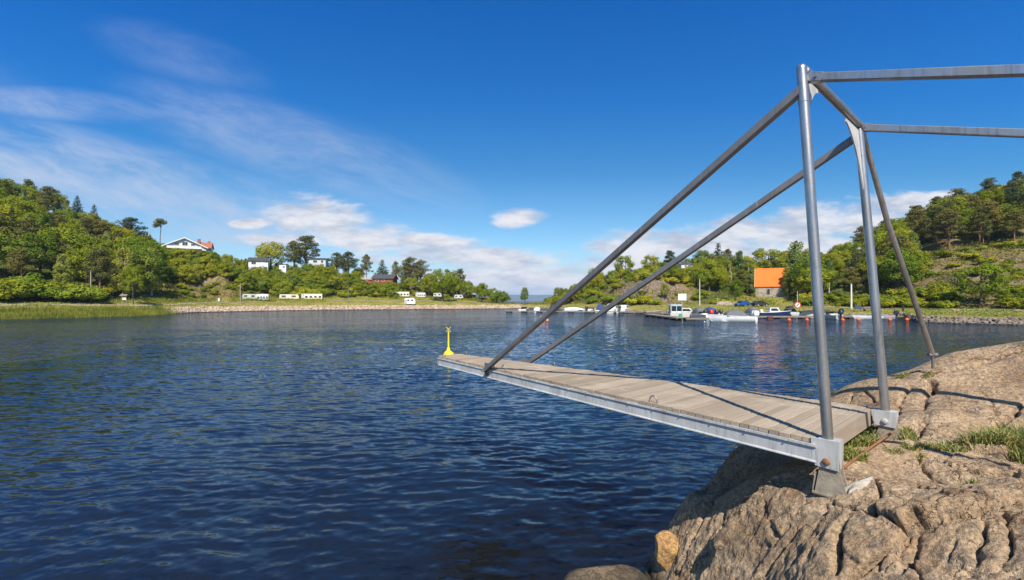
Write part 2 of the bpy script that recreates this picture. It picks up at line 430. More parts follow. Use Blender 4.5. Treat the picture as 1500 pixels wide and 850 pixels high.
def ground_mat():
    m, nt, bs = new_mat('grass_and_heath')
    p = pos(nt)
    at = nt.add('ShaderNodeAttribute', attribute_name='zone'); sp = nt.add('ShaderNodeSeparateColor'); nt.put(sp.inputs[0], at.outputs['Color'])
    mead, rock, heath = sp.outputs
    n1 = nt.noise(p, .14, 5, .62); n2 = nt.noise(p, 1.3, 4, .65); n3 = nt.noise(p, .5, 4, .6)
    scrub = nt.ramp(nt.mapr(n2, .3, .7), [(0, (.035, .050, .012)), (.5, (.075, .095, .022)), (1, (.13, .13, .035))])
    hcol = nt.ramp(nt.mapr(nt.math('ADD', nt.math('MULTIPLY', n3, .6), nt.math('MULTIPLY', n2, .4)), .32, .66), [(0, (.085, .095, .028)), (.45, (.20, .155, .065)), (.75, (.26, .18, .10)), (1, (.17, .15, .05))])
    mcol = nt.ramp(nt.mapr(nt.math('ADD', nt.math('MULTIPLY', n1, .55), nt.math('MULTIPLY', n2, .45)), .34, .66), [(0, (.14, .165, .024)), (.5, (.27, .24, .05)), (1, (.42, .31, .10))])
    rcol = nt.ramp(nt.mapr(nt.noise(nt.mapping(p, (1, 1, .5), (0, R(25), 0)), 1.6, 6, .7), .32, .68), [(0, (.065, .05, .04)), (.45, (.18, .13, .10)), (1, (.31, .24, .19))])
    c = nt.mix(heath, scrub, hcol); c = nt.mix(mead, c, mcol)
    rk = nt.math('MULTIPLY', rock, nt.mapr(n3, .34, .5))
    c = nt.mix(rk, c, rcol)
    shp = nt.mapr(nt.add('ShaderNodeSeparateXYZ', Vector=p).outputs[2], .75, .25)
    c = nt.mix(shp, c, (.16, .13, .10))
    nt.put(bs.inputs['Base Color'], c); bs.inputs['Roughness'].default_value = .95; bs.inputs['Specular IOR Level'].default_value = .15
    b = nt.add('ShaderNodeBump'); b.inputs['Strength'].default_value = .9; b.inputs['Distance'].default_value = .5
    nt.put(b.inputs['Height'], nt.noise(p, 1.7, 6, .7)); nt.put(bs.inputs['Normal'], b.outputs[0])
    return m
pxs = np.linspace(-420, 1950, 420)
tt = np.concatenate([np.linspace(-42, -3, 6), np.linspace(-2, 8, 16), np.linspace(9, 110, 92), np.linspace(120, 420, 14)])
PXG, TG = np.meshgrid(pxs, tt, indexing='ij')
YG = tab(PXG)[0] + TG; XG = (PXG-CX)/F*YG
HG = gh(XG, YG)
vv = np.stack([XG, YG, HG], -1).reshape(-1, 3)
gme = big_mesh('ground', vv, grid_faces(len(pxs), len(tt), True), ground_mat())
_s, _fy, _fh, _my, _mh, _cy, _ch = tab(PXG)
edge = fbm(XG*.12, YG*.12, oct=3, s=61)
mz = 1 - sstep(-2, 4, YG - _fy + edge*3)
mz = np.maximum(mz, sstep(1075, 1100, PXG)*sstep(1180, 1160, PXG)*sstep(22, 16, YG-_fy))     # lawn round the chapel
mz = np.maximum(mz, sstep(470, 500, PXG)*sstep(700, 660, PXG)*sstep(14, 8, YG-_fy))          # camp site
rz_ = sstep(890, 915, PXG + edge*14)*sstep(1000, 980, PXG + edge*12)*sstep(1, 3, YG-_fy)*sstep(24, 15, YG-_fy + edge*8)
rz_ = np.maximum(rz_, .75*sstep(1290, 1330, PXG)*sstep(6, 10, YG-_fy)*sstep(34, 24, YG-_fy)*sstep(-.1, .5, edge))
hz_ = sstep(205, 240, PXG)*sstep(430, 370, PXG)*sstep(30, 20, YG-_fy) + sstep(1290, 1340, PXG)*sstep(50, 40, YG-_fy+edge*5) + sstep(860, 900, PXG)*sstep(1040, 1000, PXG)*sstep(45, 30, YG-_fy)
ca = gme.color_attributes.new('zone', 'FLOAT_COLOR', 'POINT')
ca.data.foreach_set('color', np.stack([mz, rz_, np.clip(hz_, 0, 1), np.ones_like(mz)], -1).astype(np.float32).ravel())
tag(link('ground', gme), kind='structure')

# gravel path along the left shore
def strip(name, pts, wd, mat, lift=.05):
    mb = MB(); L = []
    for i, p in enumerate(pts):
        d = (pts[min(i+1, len(pts)-1)] - pts[max(i-1, 0)]); d.z = 0; d.normalize(); s = Vector((-d.y, d.x, 0))
        row = []
        for k in (-1, -.5, 0, .5, 1):
            q = p + s*k*wd/2; q.z = float(gh(q.x, q.y)) + lift; row.append(q)
        L.append(row)
    mb.loft(L, caps=False)
    mb.f = [f[::-1] for f in mb.f]
    return tag(link(name, mesh_of(name, mb, mat)), kind='structure')
gravel = simple('pale_gravel', (.34, .27, .18), .95, var=.3, scale=1.5)
strip('path', [gpt(px, float(np.interp(px, TB[:, 0], TB[:, 1]*.38+TB[:, 2]*.62))) for px in range(-300, 741, 10)], 2.6, gravel, .08)
strip('road', [gpt(px, float(np.interp(px, TB[:, 0], TB[:, 2])) - 4) for px in range(1010, 1800, 10)], 3.2, gravel, .08)

# far blue hills across the sea
fm = MB(); top, bot, bk = [], [], []
for k in range(121):
    u = -1.0 + k*.0167
    h = 120 + 60*float(fbm(np.array([u*3.1]), np.array([0.3]), oct=4, s=71)[0]) - 40*u
    Yd = 9500
    bot.append((u*Yd, Yd-900, -20)); top.append((u*Yd, Yd, max(h, 40))); bk.append((u*Yd, Yd+1200, -20))
fm.loft([bot, top, bk], caps=False)
tag(link('hills', mesh_of('hills', fm, simple('far_forest', (.04, .06, .03), .95, var=.3, scale=.002))), kind='structure')

# ================================================================ NEAR ROCK
ctrl = []
def C(px, py, Y): p = P(px, py, Y); ctrl.append((p.x, p.y, p.z))
for a in [(1215, 708, 3.69), (1300, 641, 4.53), (1350, 665, 4.02), (1500, 690, 3.62), (1450, 655, 4.2), (1420, 580, 4.9), (1500, 600, 4.5), (1500, 540, 5.0), (1380, 600, 4.6), (1345, 600, 4.75),
          (1250, 590, 5.6), (1222, 573, 6.2), (1290, 553, 6.0), (1340, 541, 5.9), (1367, 531, 5.6), (1400, 516, 5.6), (1500, 499, 5.35), (1320, 600, 5.0), (1280, 625, 4.75),
          (1095, 653, 5.7), (1150, 690, 4.7), (1030, 722, 5.5), (1100, 700, 5.0), (1050, 722, 5.2),
          (1190, 714, 3.75), (1150, 723, 3.95), (1100, 738, 4.25), (1060, 750, 4.6), (1030, 768, 4.9), (1000, 790, 5.2), (980, 815, 5.35), (980, 850, 5.15), (1020, 850, 4.55), (1060, 850, 4.1), (1100, 850, 3.75), (1150, 850, 3.4), (1200, 850, 3.1), (1200, 795, 3.32), (1200, 740, 3.55), (1100, 795, 4.0), (1300, 850, 2.85), (1300, 795, 3.0), (1300, 742, 3.25),
          (1400, 850, 2.6), (1400, 795, 2.75), (1400, 740, 3.0), (1500, 850, 2.4), (1500, 800, 2.55), (1500, 755, 2.8), (1400, 700, 3.55), (1300, 690, 3.85), (1250, 660, 4.1)]: C(*a)
ctrl += [(1.72, 5.9, -.25), (1.60, 5.25, -.2), (1.5, 4.7, -.15), (1.42, 4.2, -.1), (1.4, 3.6, -.1), (1.4, 3.0, .1), (1.35, 2.2, .2), (1.0, 1.2, .5), (2.0, 2.5, 1.2), (2.5, 1.8, 1.75),
         (2.05, 6.3, -.3), (2.9, 6.9, -.3), (3.6, 7.3, -.2), (4.7, 7.4, .1), (6.2, 7.2, .9), (7.5, 7.0, 1.4), (4.5, 8.6, -1.6), (8, 8.8, -1.5), (2.0, 8, -1.6), (0.55, 6.0, -1.25), (1.2, 6.1, -.55), (1.3, 5.5, -.36), (.5, 5.3, -1.15), (-.3, 6.2, -1.7), (.9, 7.0, -1.5), (-1.0, 5.5, -1.8), (1.5, 7.2, -1.3), (.3, 4.6, -.95), (1.0, 4.6, -.35), (-1.2, 4.6, -1.5), (-1.5, 7, -2.4), (-.6, 4.6, -1.3),
         (0, 0, 1.65), (0, 1.4, 1.3), (-.2, 2.8, -.5), (-1.6, 1.8, -.7), (-3, 0, -.6), (-4, 4, -2.2), (2, 0, 1.9), (4, 1, 2.0), (3.3, 2.2, 1.93), (5, 2.6, 2.1), (6.5, 3.4, 2.75), (7.5, 5, 3.1), (9, 2, 3.2), (5, -2, 2.7), (9, -3, 3.8), (0, -4, 2.4), (-3, -4, .8), (11, 6, 2.6), (3.2, 5.4, 1.55), (3.6, 6.3, 1.2), (2.5, 5.2, 1.05)]
ctrl = np.array(ctrl)
def tps_phi(r2): return .5 * r2 * np.log(r2 + 1e-9)
n = len(ctrl)
A = np.zeros((n+3, n+3)); d2 = ((ctrl[:, None, :2]-ctrl[None, :, :2])**2).sum(-1)
A[:n, :n] = tps_phi(d2) + np.eye(n)*.012; A[:n, n] = 1; A[:n, n+1:] = ctrl[:, :2]; A[n, :n] = 1; A[n+1:, :n] = ctrl[:, :2].T
sol = np.linalg.solve(A, np.concatenate([ctrl[:, 2], [0, 0, 0]]))
def rock_base(X, Y):
    X = np.asarray(X, float); Y = np.asarray(Y, float); sh = X.shape; X, Y = X.ravel(), Y.ravel()
    out = sol[n] + sol[n+1]*X + sol[n+2]*Y
    for i in range(n): out = out + sol[i]*tps_phi((X-ctrl[i, 0])**2 + (Y-ctrl[i, 1])**2)
    return out.reshape(sh)
ys_ = np.arange(2.0, 8.5, .02)
def hit(px, py):                                 # where the sight line through a pixel meets the bare rock
    x = (px-CX)/F*ys_; z = EYE-(py-HY)/F*ys_
    h = rock_base(x, ys_); k = np.argmax(h >= z) if (h >= z).any() else len(ys_)-1
    return np.array([x[k], ys_[k], h[k]])
cracks = [  # polyline in photo pixels, width, depth
 ([(1364, 528), (1360, 560), (1352, 590), (1346, 620), (1338, 652)], .040, .16), ([(1346, 659), (1349, 677), (1366, 691), (1400, 703), (1430, 712), (1495, 729)], .020, .07),
 ([(1428, 733), (1435, 780), (1432, 850)], .024, .10), ([(1337, 747), (1339, 794), (1336, 850)], .026, .11), ([(1250, 752), (1241, 812), (1233, 850)], .028, .12), ([(1206, 762), (1173, 817), (1158, 850)], .026, .11),
 ([(1127, 745), (1141, 790), (1112, 782)], .022, .09), ([(1200, 728), (1204, 750), (1165, 768), (1142, 794)], .024, .11), ([(1061, 742), (1047, 794), (1019, 850)], .026, .11), ([(1089, 745), (1060, 805), (1050, 850)], .022, .10),
 ([(1033, 760), (1010, 812), (992, 850)], .022, .09), ([(1098, 803), (1140, 806), (1201, 789)], .022, .07), ([(1430, 533), (1465, 521), (1500, 513)], .030, .12), ([(1368, 548), (1400, 541), (1430, 533)], .022, .06),
 ([(1441, 646), (1472, 620), (1500, 599), (1530, 580)], .034, .14), ([(1246, 590), (1252, 577), (1270, 574), (1283, 590)], .02, .07), ([(1290, 560), (1318, 548), (1350, 545)], .018, .06), ([(1310, 620), (1318, 590), (1330, 570)], .026, .09),
 ([(1255, 700), (1300, 715), (1345, 712), (1400, 735), (1500, 745)], .015, .035), ([(1280, 760), (1300, 800), (1296, 850)], .014, .04), ([(1385, 760), (1395, 800), (1388, 850)], .014, .04), ([(1470, 750), (1478, 800), (1465, 850)], .02, .07),
 ([(1230, 735), (1290, 742), (1340, 738), (1420, 745)], .018, .05), ([(1120, 720), (1130, 745), (1120, 770)], .02, .07), ([(1440, 575), (1455, 590), (1462, 610)], .014, .04), ([(1400, 560), (1412, 600), (1405, 640)], .012, .025)]
def axis(lo, f0, f1, hi, fs, cs):
    return np.concatenate([np.arange(lo, f0, cs), np.arange(f0, f1, fs), np.arange(f1, hi+cs, cs)])
ax_ = axis(-6, 0.9, 6.3, 13, .0085, .22); ay_ = axis(-7, 2.2, 7.2, 11, .0085, .22)
RX, RY = np.meshgrid(ax_, ay_, indexing='ij')
RZ = rock_base(RX, RY)
sel = (RX > .8) & (RX < 6.4) & (RY > 2.1) & (RY < 7.3)
wx = .06*fbm(RX*3.1, RY*3.1, oct=3, s=31) + .015*fbm(RX*14, RY*14, oct=2, s=32); wy = .06*fbm(RX*3.1, RY*3.1, oct=3, s=33) + .015*fbm(RX*14, RY*14, oct=2, s=34)
def cells(x, y, sc, seed):
    '''nearest jittered cell: distance to its border, a random value, and the offset inside it'''
    x = x*sc; y = y*sc; i0 = np.floor(x).astype(np.int64); j0 = np.floor(y).astype(np.int64)
    f1 = np.full(x.shape, 9.0); f2 = np.full(x.shape, 9.0); hv = [np.zeros(x.shape) for _ in range(5)]
    for a in (-1, 0, 1):
        for b in (-1, 0, 1):
            ci, cj = i0+a, j0+b
            ux = ci + .5 + .85*(_hash(ci, cj, 0*ci, seed)-.5); uy = cj + .5 + .85*(_hash(ci, cj, 0*ci+1, seed)-.5)
            dx_, dy_ = x-ux, y-uy; d = np.sqrt(dx_**2 + dy_**2)
            n_ = d < f1; f2 = np.where(n_, f1, np.minimum(f2, d)); f1 = np.where(n_, d, f1)
            for q, val in enumerate((_hash(ci, cj, 0*ci+2, seed), _hash(ci, cj, 0*ci+3, seed), _hash(ci, cj, 0*ci+4, seed), dx_, dy_)): hv[q] = np.where(n_, val, hv[q])
    return (f2-f1)/sc, hv[0]*2-1, ((hv[1]*2-1)*hv[3] + (hv[2]*2-1)*hv[4])/sc
from numpy.linalg import norm
gx = np.gradient(RZ, ax_, axis=0); gy = np.gradient(RZ, ay_, axis=1)
gs = np.sqrt(gx**2 + gy**2)
steep = sstep(.7, 1.4, gs) * sel
fz = np.maximum(steep, sel*sstep(3.75, 3.3, RY - .35*(RX-2.5)))           # the broken front
smooth_slab = sstep(3.9, 4.3, RX)*sstep(3.9, 4.4, RY)
amp = (1 - .62*smooth_slab)*(.55 + .45*fz)
disp = .030*fbm(RX*1.1, RY*1.1, RZ*1.1, oct=2, s=35) + amp*(.010*fbm(RX*3.7, RY*3.7, RZ*3.7, oct=2, s=36) + .0085*fbm(RX*13, RY*13, RZ*13, oct=5, s=37, gain=.68))
disp = disp - amp*.009*np.abs(fbm(RX*5.5, RY*5.5, RZ*5.5, oct=3, s=38))
xa, ya = RX + wx*.8 - .25*RZ, RY + wy*.8 + .1*RZ
e, v, t = cells(xa*1.25, ya*.85, 1.9, 3); bv = sstep(-.002, .024, e); disp = disp + fz*(.058*v*bv + .17*t*bv + .02*bv - .030*np.exp(-e/.012)) + (1-fz)*amp*(.010*v*bv + .04*t*bv - .016*np.exp(-e/.009)*sstep(-.1, .3, fbm(RX*.9, RY*.9, oct=2, s=39)))
e, v, t = cells(xa*1.2, ya*.9, 5.2, 4); bv = sstep(-.002, .014, e); disp = disp + (fz*.8+.2)*amp*(.009*v*bv + .13*t*bv - fz*.006*np.exp(-e/.009))
e, v, t = cells(xa, ya, 15, 6); bv = sstep(-.001, .008, e); disp = disp + amp*(.003*v*bv + .12*t*bv)*(fz*.5+.5)
crack_w = np.zeros_like(RX)
for pl, wd, dp in cracks:
    q = np.array([hit(a, b) for a, b in pl])
    best = np.full(RX.shape, 9.0)
    for a, b in zip(q[:-1], q[1:]):
        lo = np.minimum(a, b)-.35; hi = np.maximum(a, b)+.35
        k = (RX > lo[0]) & (RX < hi[0]) & (RY > lo[1]) & (RY < hi[1])
        if not k.any(): continue
        pt = np.stack([RX[k]+wx[k]*.6, RY[k]+wy[k]*.6, RZ[k]], -1); ab = b-a
        t = np.clip(((pt-a)@ab)/max(ab@ab, 1e-9), 0, 1)[:, None]
        best[k] = np.minimum(best[k], norm(pt-(a+t*ab), axis=-1))
    disp = disp - dp*np.exp(-np.clip(best/(wd*.52), 0, 12)**1.4) - dp*.05*np.exp(-(best/(wd*2.5))**2)
nl = np.sqrt(1+gx**2+gy**2)
keep = np.ones_like(RX)                          # the two feet stand on firm rock
for (fx, fy) in ((2.57, 3.69), (3.74, 4.53)): keep = np.minimum(keep, sstep(.08, .30, np.hypot(RX-fx, RY-fy)))
disp = disp*keep
NX, NY, NZ = -gx/nl, -gy/nl, 1/nl
RX2, RY2, RZ2 = RX+NX*disp, RY+NY*disp, RZ+NZ*disp
def rock_mat(name='granite', under=True, tint=(1, 1, 1)):
    m, nt, bs = new_mat(name)
    p = pos(nt)
    n1 = nt.noise(p, 1.3, 5, .6); n2 = nt.noise(p, 9, 5, .7); n3 = nt.noise(p, 60, 3, .7); n4 = nt.noise(p, 3.2, 4, .65, .6)
    c = nt.ramp(nt.mapr(n1, .3, .7), [(0, (.35, .228, .128)), (.5, (.45, .31, .188)), (1, (.52, .38, .245))])
    c = nt.mix(nt.mapr(n4, .52, .70), c, (.27, .165, .095))                    # rusty bands
    c = nt.mix(nt.math('MULTIPLY', nt.mapr(n2, .48, .68), .8), c, (.19, .155, .12))                  # grey lichen
    vo = nt.add('ShaderNodeTexVoronoi'); nt.put(vo.inputs['Vector'], p); vo.inputs['Scale'].default_value = 55
    c = nt.mix(nt.mapr(nt.noise(p, 46, 2, .8), .60, .70), c, (.46, .37, .29))  # pale feldspar grains
    c = nt.mix(nt.mapr(n3, .55, .70), c, (.10, .075, .058))                   # dark mica
    c = nt.mix(nt.mapr(nt.noise(p, 5.5, 6, .75), .61, .70), c, (.14, .12, .10))
    gr = nt.mapr(nt.noise(p, 27, 5, .78), .32, .68, .55, 1.32)
    c = nt.mix(1.0, c, nt.mix(1.0, gr, tint, 'MULTIPLY'), 'MULTIPLY')
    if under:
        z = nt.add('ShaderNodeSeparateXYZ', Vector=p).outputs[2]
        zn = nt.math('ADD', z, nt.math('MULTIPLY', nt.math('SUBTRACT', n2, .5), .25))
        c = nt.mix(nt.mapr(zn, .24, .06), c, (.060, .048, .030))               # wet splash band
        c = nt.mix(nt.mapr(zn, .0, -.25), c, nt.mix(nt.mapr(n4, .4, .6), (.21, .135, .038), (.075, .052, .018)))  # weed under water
        c = nt.mix(nt.mapr(zn, -.12, -.75), c, (.004, .005, .006))  # light lost with water depth, painted into the rock colour
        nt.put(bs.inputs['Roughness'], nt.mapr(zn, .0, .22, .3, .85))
    else: bs.inputs['Roughness'].default_value = .85
    nt.put(bs.inputs['Base Color'], c); bs.inputs['Specular IOR Level'].default_value = .3
    b = nt.add('ShaderNodeBump'); b.inputs['Strength'].default_value = 1.0; b.inputs['Distance'].default_value = .028
    vq = nt.vmath('ADD', p, nt.vmath('MULTIPLY', nt.vmath('SUBTRACT', nt.noise(p, 4, 4, .65, out=1), (.5, .5, .5)), (.35, .35, .35)))
    fr_ = 0
    for sc_, lim in ((2.3, .020), (5.5, .022)):                                # hairline joints
        ve = nt.add('ShaderNodeTexVoronoi', feature='DISTANCE_TO_EDGE'); nt.put(ve.inputs['Vector'], vq); ve.inputs['Scale'].default_value = sc_
        k = nt.math('MULTIPLY', nt.mapr(ve.outputs['Distance'], lim, 0.0), nt.mapr(nt.noise(p, .9+sc_*.2, 3), .52, .60))
        fr_ = nt.math('ADD', fr_, k)
    c = nt.mix(nt.math('MULTIPLY', fr_, .5, clamp=True), c, (.075, .06, .045)); nt.put(bs.inputs['Base Color'], c)
    nt.put(b.inputs['Height'], nt.math('SUBTRACT', nt.math('ADD', nt.noise(p, 42, 5, .75), nt.math('MULTIPLY', n2, 1.2)), nt.math('MULTIPLY', fr_, .9)))
    nt.put(bs.inputs['Normal'], b.outputs[0])
    return m
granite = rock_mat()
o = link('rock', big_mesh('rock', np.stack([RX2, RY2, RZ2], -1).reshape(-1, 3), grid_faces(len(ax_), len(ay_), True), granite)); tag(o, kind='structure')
def rock_z(x, y):
    i = int(np.argmin(np.abs(ax_-x))); j = int(np.argmin(np.abs(ay_-y))); return float(RZ2[i, j])

ochre = rock_mat('ochre_stone', False, (1.15, .95, .62))
def boulder(name, c, r, seed, label, cat='boulder', sq=(1, 1, 1), mat=None):
    import bmesh
    bm = bmesh.new(); bmesh.ops.create_icosphere(bm, subdivisions=5, radius=1)
    co = np.array([v.co[:] for v in bm.verts])
    rr = np.random.default_rng(seed)
    d = np.ones(len(co))
    for k in range(13):                           # broken flat faces
        nrm = rr.normal(size=3); nrm /= norm(nrm); t = co@nrm; lim = rr.uniform(.62, .9)
        d = np.minimum(d, np.where(t > .05, lim/np.maximum(t, .05), 9))
    co = co*d[:, None]*(1 + .05*fbm(co[:, 0]*2+seed, co[:, 1]*2, co[:, 2]*2, oct=4, s=seed))[:, None]
    for v, q in zip(bm.verts, co): v.co = Vector((q[0]*r*sq[0], q[1]*r*sq[1], q[2]*r*sq[2]))
    me = bpy.data.meshes.new(name); bm.to_mesh(me); bm.free(); me.shade_smooth()
    me.materials.append(mat or ochre)
    o = link(name, me); o.location = c
    return tag(o, label, cat)
# ================================================================ DIVING PLATFORM
def galv(name, c, var, rough, metal, streak=True):
    m, nt, bs = new_mat(name); p = objco(nt)
    n1 = nt.noise(p, 3.0, 4, .6); n2 = nt.noise(nt.mapping(p, (30, 30, 2.5)), 1.0, 4, .65); n3 = nt.noise(p, 45, 4, .7)
    k = nt.mix(nt.mapr(n1, .3, .7), c, tuple(x*(1-var) for x in c))
    k = nt.mix(nt.math('MULTIPLY', nt.mapr(n2, .48, .75), .55), k, (.14, .135, .13))
    k = nt.mix(nt.math('MULTIPLY', nt.mapr(n2, .40, .22), .5), k, (.62, .63, .64))
    k = nt.mix(nt.mapr(nt.noise(p, 6, 5, .7), .64, .74), k, (.30, .22, .14))
    nt.put(bs.inputs['Base Color'], k); bs.inputs['Metallic'].default_value = metal
    nt.put(bs.inputs['Roughness'], nt.mapr(n1, .3, .7, rough-.07, rough+.1))
    b = nt.add('ShaderNodeBump'); b.inputs['Strength'].default_value = .25; b.inputs['Distance'].default_value = .004
    nt.put(b.inputs['Height'], n3); nt.put(bs.inputs['Normal'], b.outputs[0])
    return m
steel = galv('galvanised_pipe', (.51, .495, .475), .40, .36, .85)
pale_steel = galv('pale_galvanised_plate', (.50, .50, .49), .26, .6, .06)
dark_steel = galv('weathered_square_tube', (.26, .245, .235), .3, .5, .6)
rust = simple('rust', (.27, .115, .05), .9, var=.45, scale=30, bump=.4)
concrete = simple('weathered_foot_plate', (.33, .28, .21), .85, var=.35, scale=9, bump=.3)
def plank_mat():
    m, nt, bs = new_mat('weathered_planks'); p = objco(nt)
    geo = nt.n.new('ShaderNodeNewGeometry'); ri = geo.outputs['Random Per Island']
    ang = math.atan2(.647, .762)
    q = nt.mapping(p, (1, 1, 1), (0, 0, -ang))
    sepq = nt.add('ShaderNodeSeparateXYZ', Vector=q)
    g = nt.noise(nt.vmath('ADD', nt.mapping(p, (1, 1, 1), (0, 0, -ang)), nt.vmath('MULTIPLY', nt.mix(ri, (0, 0, 0), (1, 1, 1)), (7, 13, 0))), 1.0, 2)
    grain = nt.noise(nt.mapping(q, (3.0, 70, 20)), 1.0, 5, .7, .4)
    blot = nt.noise(p, 2.2, 4, .6)
    c = nt.mix(ri, (.235, .185, .135), (.375, .305, .23))
    c = nt.mix(nt.math('MULTIPLY', nt.mapr(grain, .35, .75), .6), c, (.24, .185, .14))
    c = nt.mix(nt.math('MULTIPLY', nt.mapr(blot, .5, .7), .55), c, (.42, .355, .28))
    c = nt.mix(nt.math('MULTIPLY', nt.mapr(nt.noise(p, .9, 5, .7), .50, .66), .5), c, (.19, .15, .115))
    c = nt.mix(nt.math('MULTIPLY', nt.mapr(nt.noise(p, 14, 5, .7), .6, .72), .7), c, (.17, .14, .11))
    nt.put(bs.inputs['Base Color'], c); bs.inputs['Roughness'].default_value = .85; bs.inputs['Specular IOR Level'].default_value = .25
    b = nt.add('ShaderNodeBump'); b.inputs['Strength'].default_value = .5; b.inputs['Distance'].default_value = .004
    nt.put(b.inputs['Height'], grain); nt.put(bs.inputs['Normal'], b.outputs[0])
    return m
planks = plank_mat()
DZ = EYE - 1.1
DU = Vector((-.647, .762, 0)).normalized(); DV = Vector((DU.y, -DU.x, 0))
O = Vector((3.06, 4.19, DZ))
def L(u, v, z=0.0): return O + DU*u + DV*v + Vector((0, 0, z))
LEN = 6.72
def hw(u): return .855 + (.25 - .855)*u/LEN
plat = thing('diving_platform', 'weathered plank diving platform hung from a grey steel pipe frame on the granite rock', 'diving platform', O + Vector((0, 0, -.35)))
mb = MB(); nb = 78
for i in range(nb):
    a = i*LEN/nb + random.uniform(.003, .006); b = (i+1)*LEN/nb - random.uniform(.003, .006)
    zt = random.uniform(-.003, .003)
    e1, e2 = random.uniform(-.008, .012), random.uniform(-.008, .012)
    ch = .004
    pr = [[L(a, -hw(a)-e1, zt-.04), L(b, -hw(b)-e1, zt-.04), L(b, hw(b)+e2, zt-.04), L(a, hw(a)+e2, zt-.04)],
          [L(a, -hw(a)-e1, zt-ch), L(b, -hw(b)-e1, zt-ch), L(b, hw(b)+e2, zt-ch), L(a, hw(a)+e2, zt-ch)],
          [L(a+ch, -hw(a)-e1+ch, zt), L(b-ch, -hw(b)-e1+ch, zt), L(b-ch, hw(b)+e2-ch, zt), L(a+ch, hw(a)+e2-ch, zt)]]
    mb.loft(pr, closed=True)
mb.f = [f for f in mb.f]
part('deck', mb, planks, plat, world=True)
mb = MB()                                         # thick board across the back end
mb.prism([L(-.004, -.742, -.155), L(-.004, .83, -.155), L(-.004, .83, -.004), L(-.004, -.735, -.004)], -DU*.05)
eb = part('end_board', mb, planks, plat, world=True)
for s in (-1, 1):
    mb = MB(); rows_ = []
    prof = [(.012, -.042), (.030, -.042), (.030, -.062), (.016, -.070), (.016, -.168), (.024, -.178), (.024, -.186), (.004, -.186), (.004, -.05)]
    for u in (-.02, LEN*.5, LEN-.02):
        rows_.append([L(u, s*(hw(u)-.012+a), z) for a, z in prof])
    if s < 0: rows_ = rows_[::-1]
    mb.loft(rows_, closed=True)
    for i in range(20):                           # bolt heads under the plank edge
        u = .2 + i*(LEN-.4)/19; c0 = L(u, s*(hw(u)+.014), -.057)
        mb.tube([c0, c0 + DV*s*.014], .006, 6)
    part('side_beam', mb, pale_steel, plat, 30, world=True)
mb = MB()
mb.prism([L(LEN+.002, -.26, -.18), L(LEN+.002, .26, -.18), L(LEN+.002, .26, -.035), L(LEN+.002, -.26, -.035)], DU*.025)
part('tip_board', mb, planks, plat, world=True)
for u in (1.4, 3.1, 4.9, 6.2):
    mb = MB(); mb.bar(L(u, -hw(u)+.03, -.10), L(u, hw(u)-.03, -.10), .06, .10)
    part('cross_beam', mb, dark_steel, plat, world=True)

LB, RB = L(-.083, -.80), Vector((3.38*1.1, 4.12*1.1, DZ))
LT, RT = P(1174, 101, 3.76), P(1258, 190, 4.69)
def col_pts(b, t): return [b + (t-b)*k for k in (-.01, .25, .5, .75, 1.0)]
mb = MB(); mb.tube(col_pts(LB, LT), .0385, 28)
d = (LT-LB).normalized(); mb.tube([LB+(LT-LB)*.905, LB+(LT-LB)*.909], .0412, 24)
mb.tube([LT, LT+d*.018, LT+d*.03, LT+d*.036], [.0385, .035, .024, .008], 28)
part('column', mb, steel, plat, 40, world=True)
mb = MB(); mb.tube(col_pts(RB, RT), .0385, 28); mb.tube([RB+(RT-RB)*.90, RB+(RT-RB)*.904], .0412, 24)
part('column', mb, steel, plat, 40, world=True)
XL, XR = P(1178, 103, 3.78), P(1262, 186, 4.72)
mb = MB(); mb.tube([XL+(XR-XL)*k for k in (0, .5, 1)], .037, 28)
part('crossbar', mb, steel, plat, 40, world=True)
def gusset(b, t, xa, xb, lc, lx, nrm, thick=.012):
    """curved plate in the corner of a column and the crossbar"""
    c = (b-t).normalized(); x = (xb-xa).normalized(); o_ = t + c*.02
    poly = [o_, o_ + x*lx]
    poly += [o_ + x*lx + c*.03]
    for k in range(1, 12):
        a = k/12; e = 2.6                        # superellipse: hollow towards the opening
        px_ = (1-math.sin(a*math.pi/2)**(1)) ; 
        uu = (1-a)**1.0; 
        q = o_ + x*(.055 + (lx-.055)*(1-a)**1.5) + c*(.03 + (lc-.03)*a**1.5)
        poly.append(q)
    poly += [o_ + c*lc + x*.045, o_ + c*lc]
    m_ = MB(); m_.prism([q - nrm*thick/2 for q in poly], nrm*thick); return m_
fn = (XR-XL).cross(LB-LT).normalized()
part('gusset', gusset(LB, LT + (LB-LT)*.012, XL, XR, .44, .34, fn), pale_steel, plat, world=True)
part('gusset', gusset(RB, RT, XR, XL, .62, .42, fn), pale_steel, plat, world=True)

# forward struts, rear stays, side brace
SF = [L(4.88, -(hw(4.88)+.055), -.06), L(4.9, hw(4.9)+.055, -.05)]
for s, foot, top in ((-1, SF[0], LT + (LB-LT)*.055), (1, SF[1], RT + (RB-RT)*.02)):
    mb = MB(); mb.bar(foot, top, .068, .068, bev=.006)
    st = part('strut', mb, dark_steel, plat, world=True)
    m2 = MB(); 
    c0 = foot + DV*s*-.045
    m2.bar(c0 + Vector((0, 0, -.08)), c0 + Vector((0, 0, .12)), .012, .11, up=DU)
    m2.tube([foot - DV*.06, foot + DV*.06], .016, 10)
    part('strut_bracket', m2, dark_steel, st, world=True)
    if s < 0:
        m3 = MB(); f0 = L(4.88, -(hw(4.88)+.0195), -.10)
        m3.prism([f0 + DU*.035, f0 - DU*.035, f0 - DU*.022 + Vector((0, 0, -.07)), f0 + DU*.006 + Vector((0, 0, -.085)), f0 + DU*.02 + Vector((0, 0, -.05))], DV*-.002)
        part('rust_stain', m3, rust, st, world=True)
slope = Vector((.647, -.762, -.335))
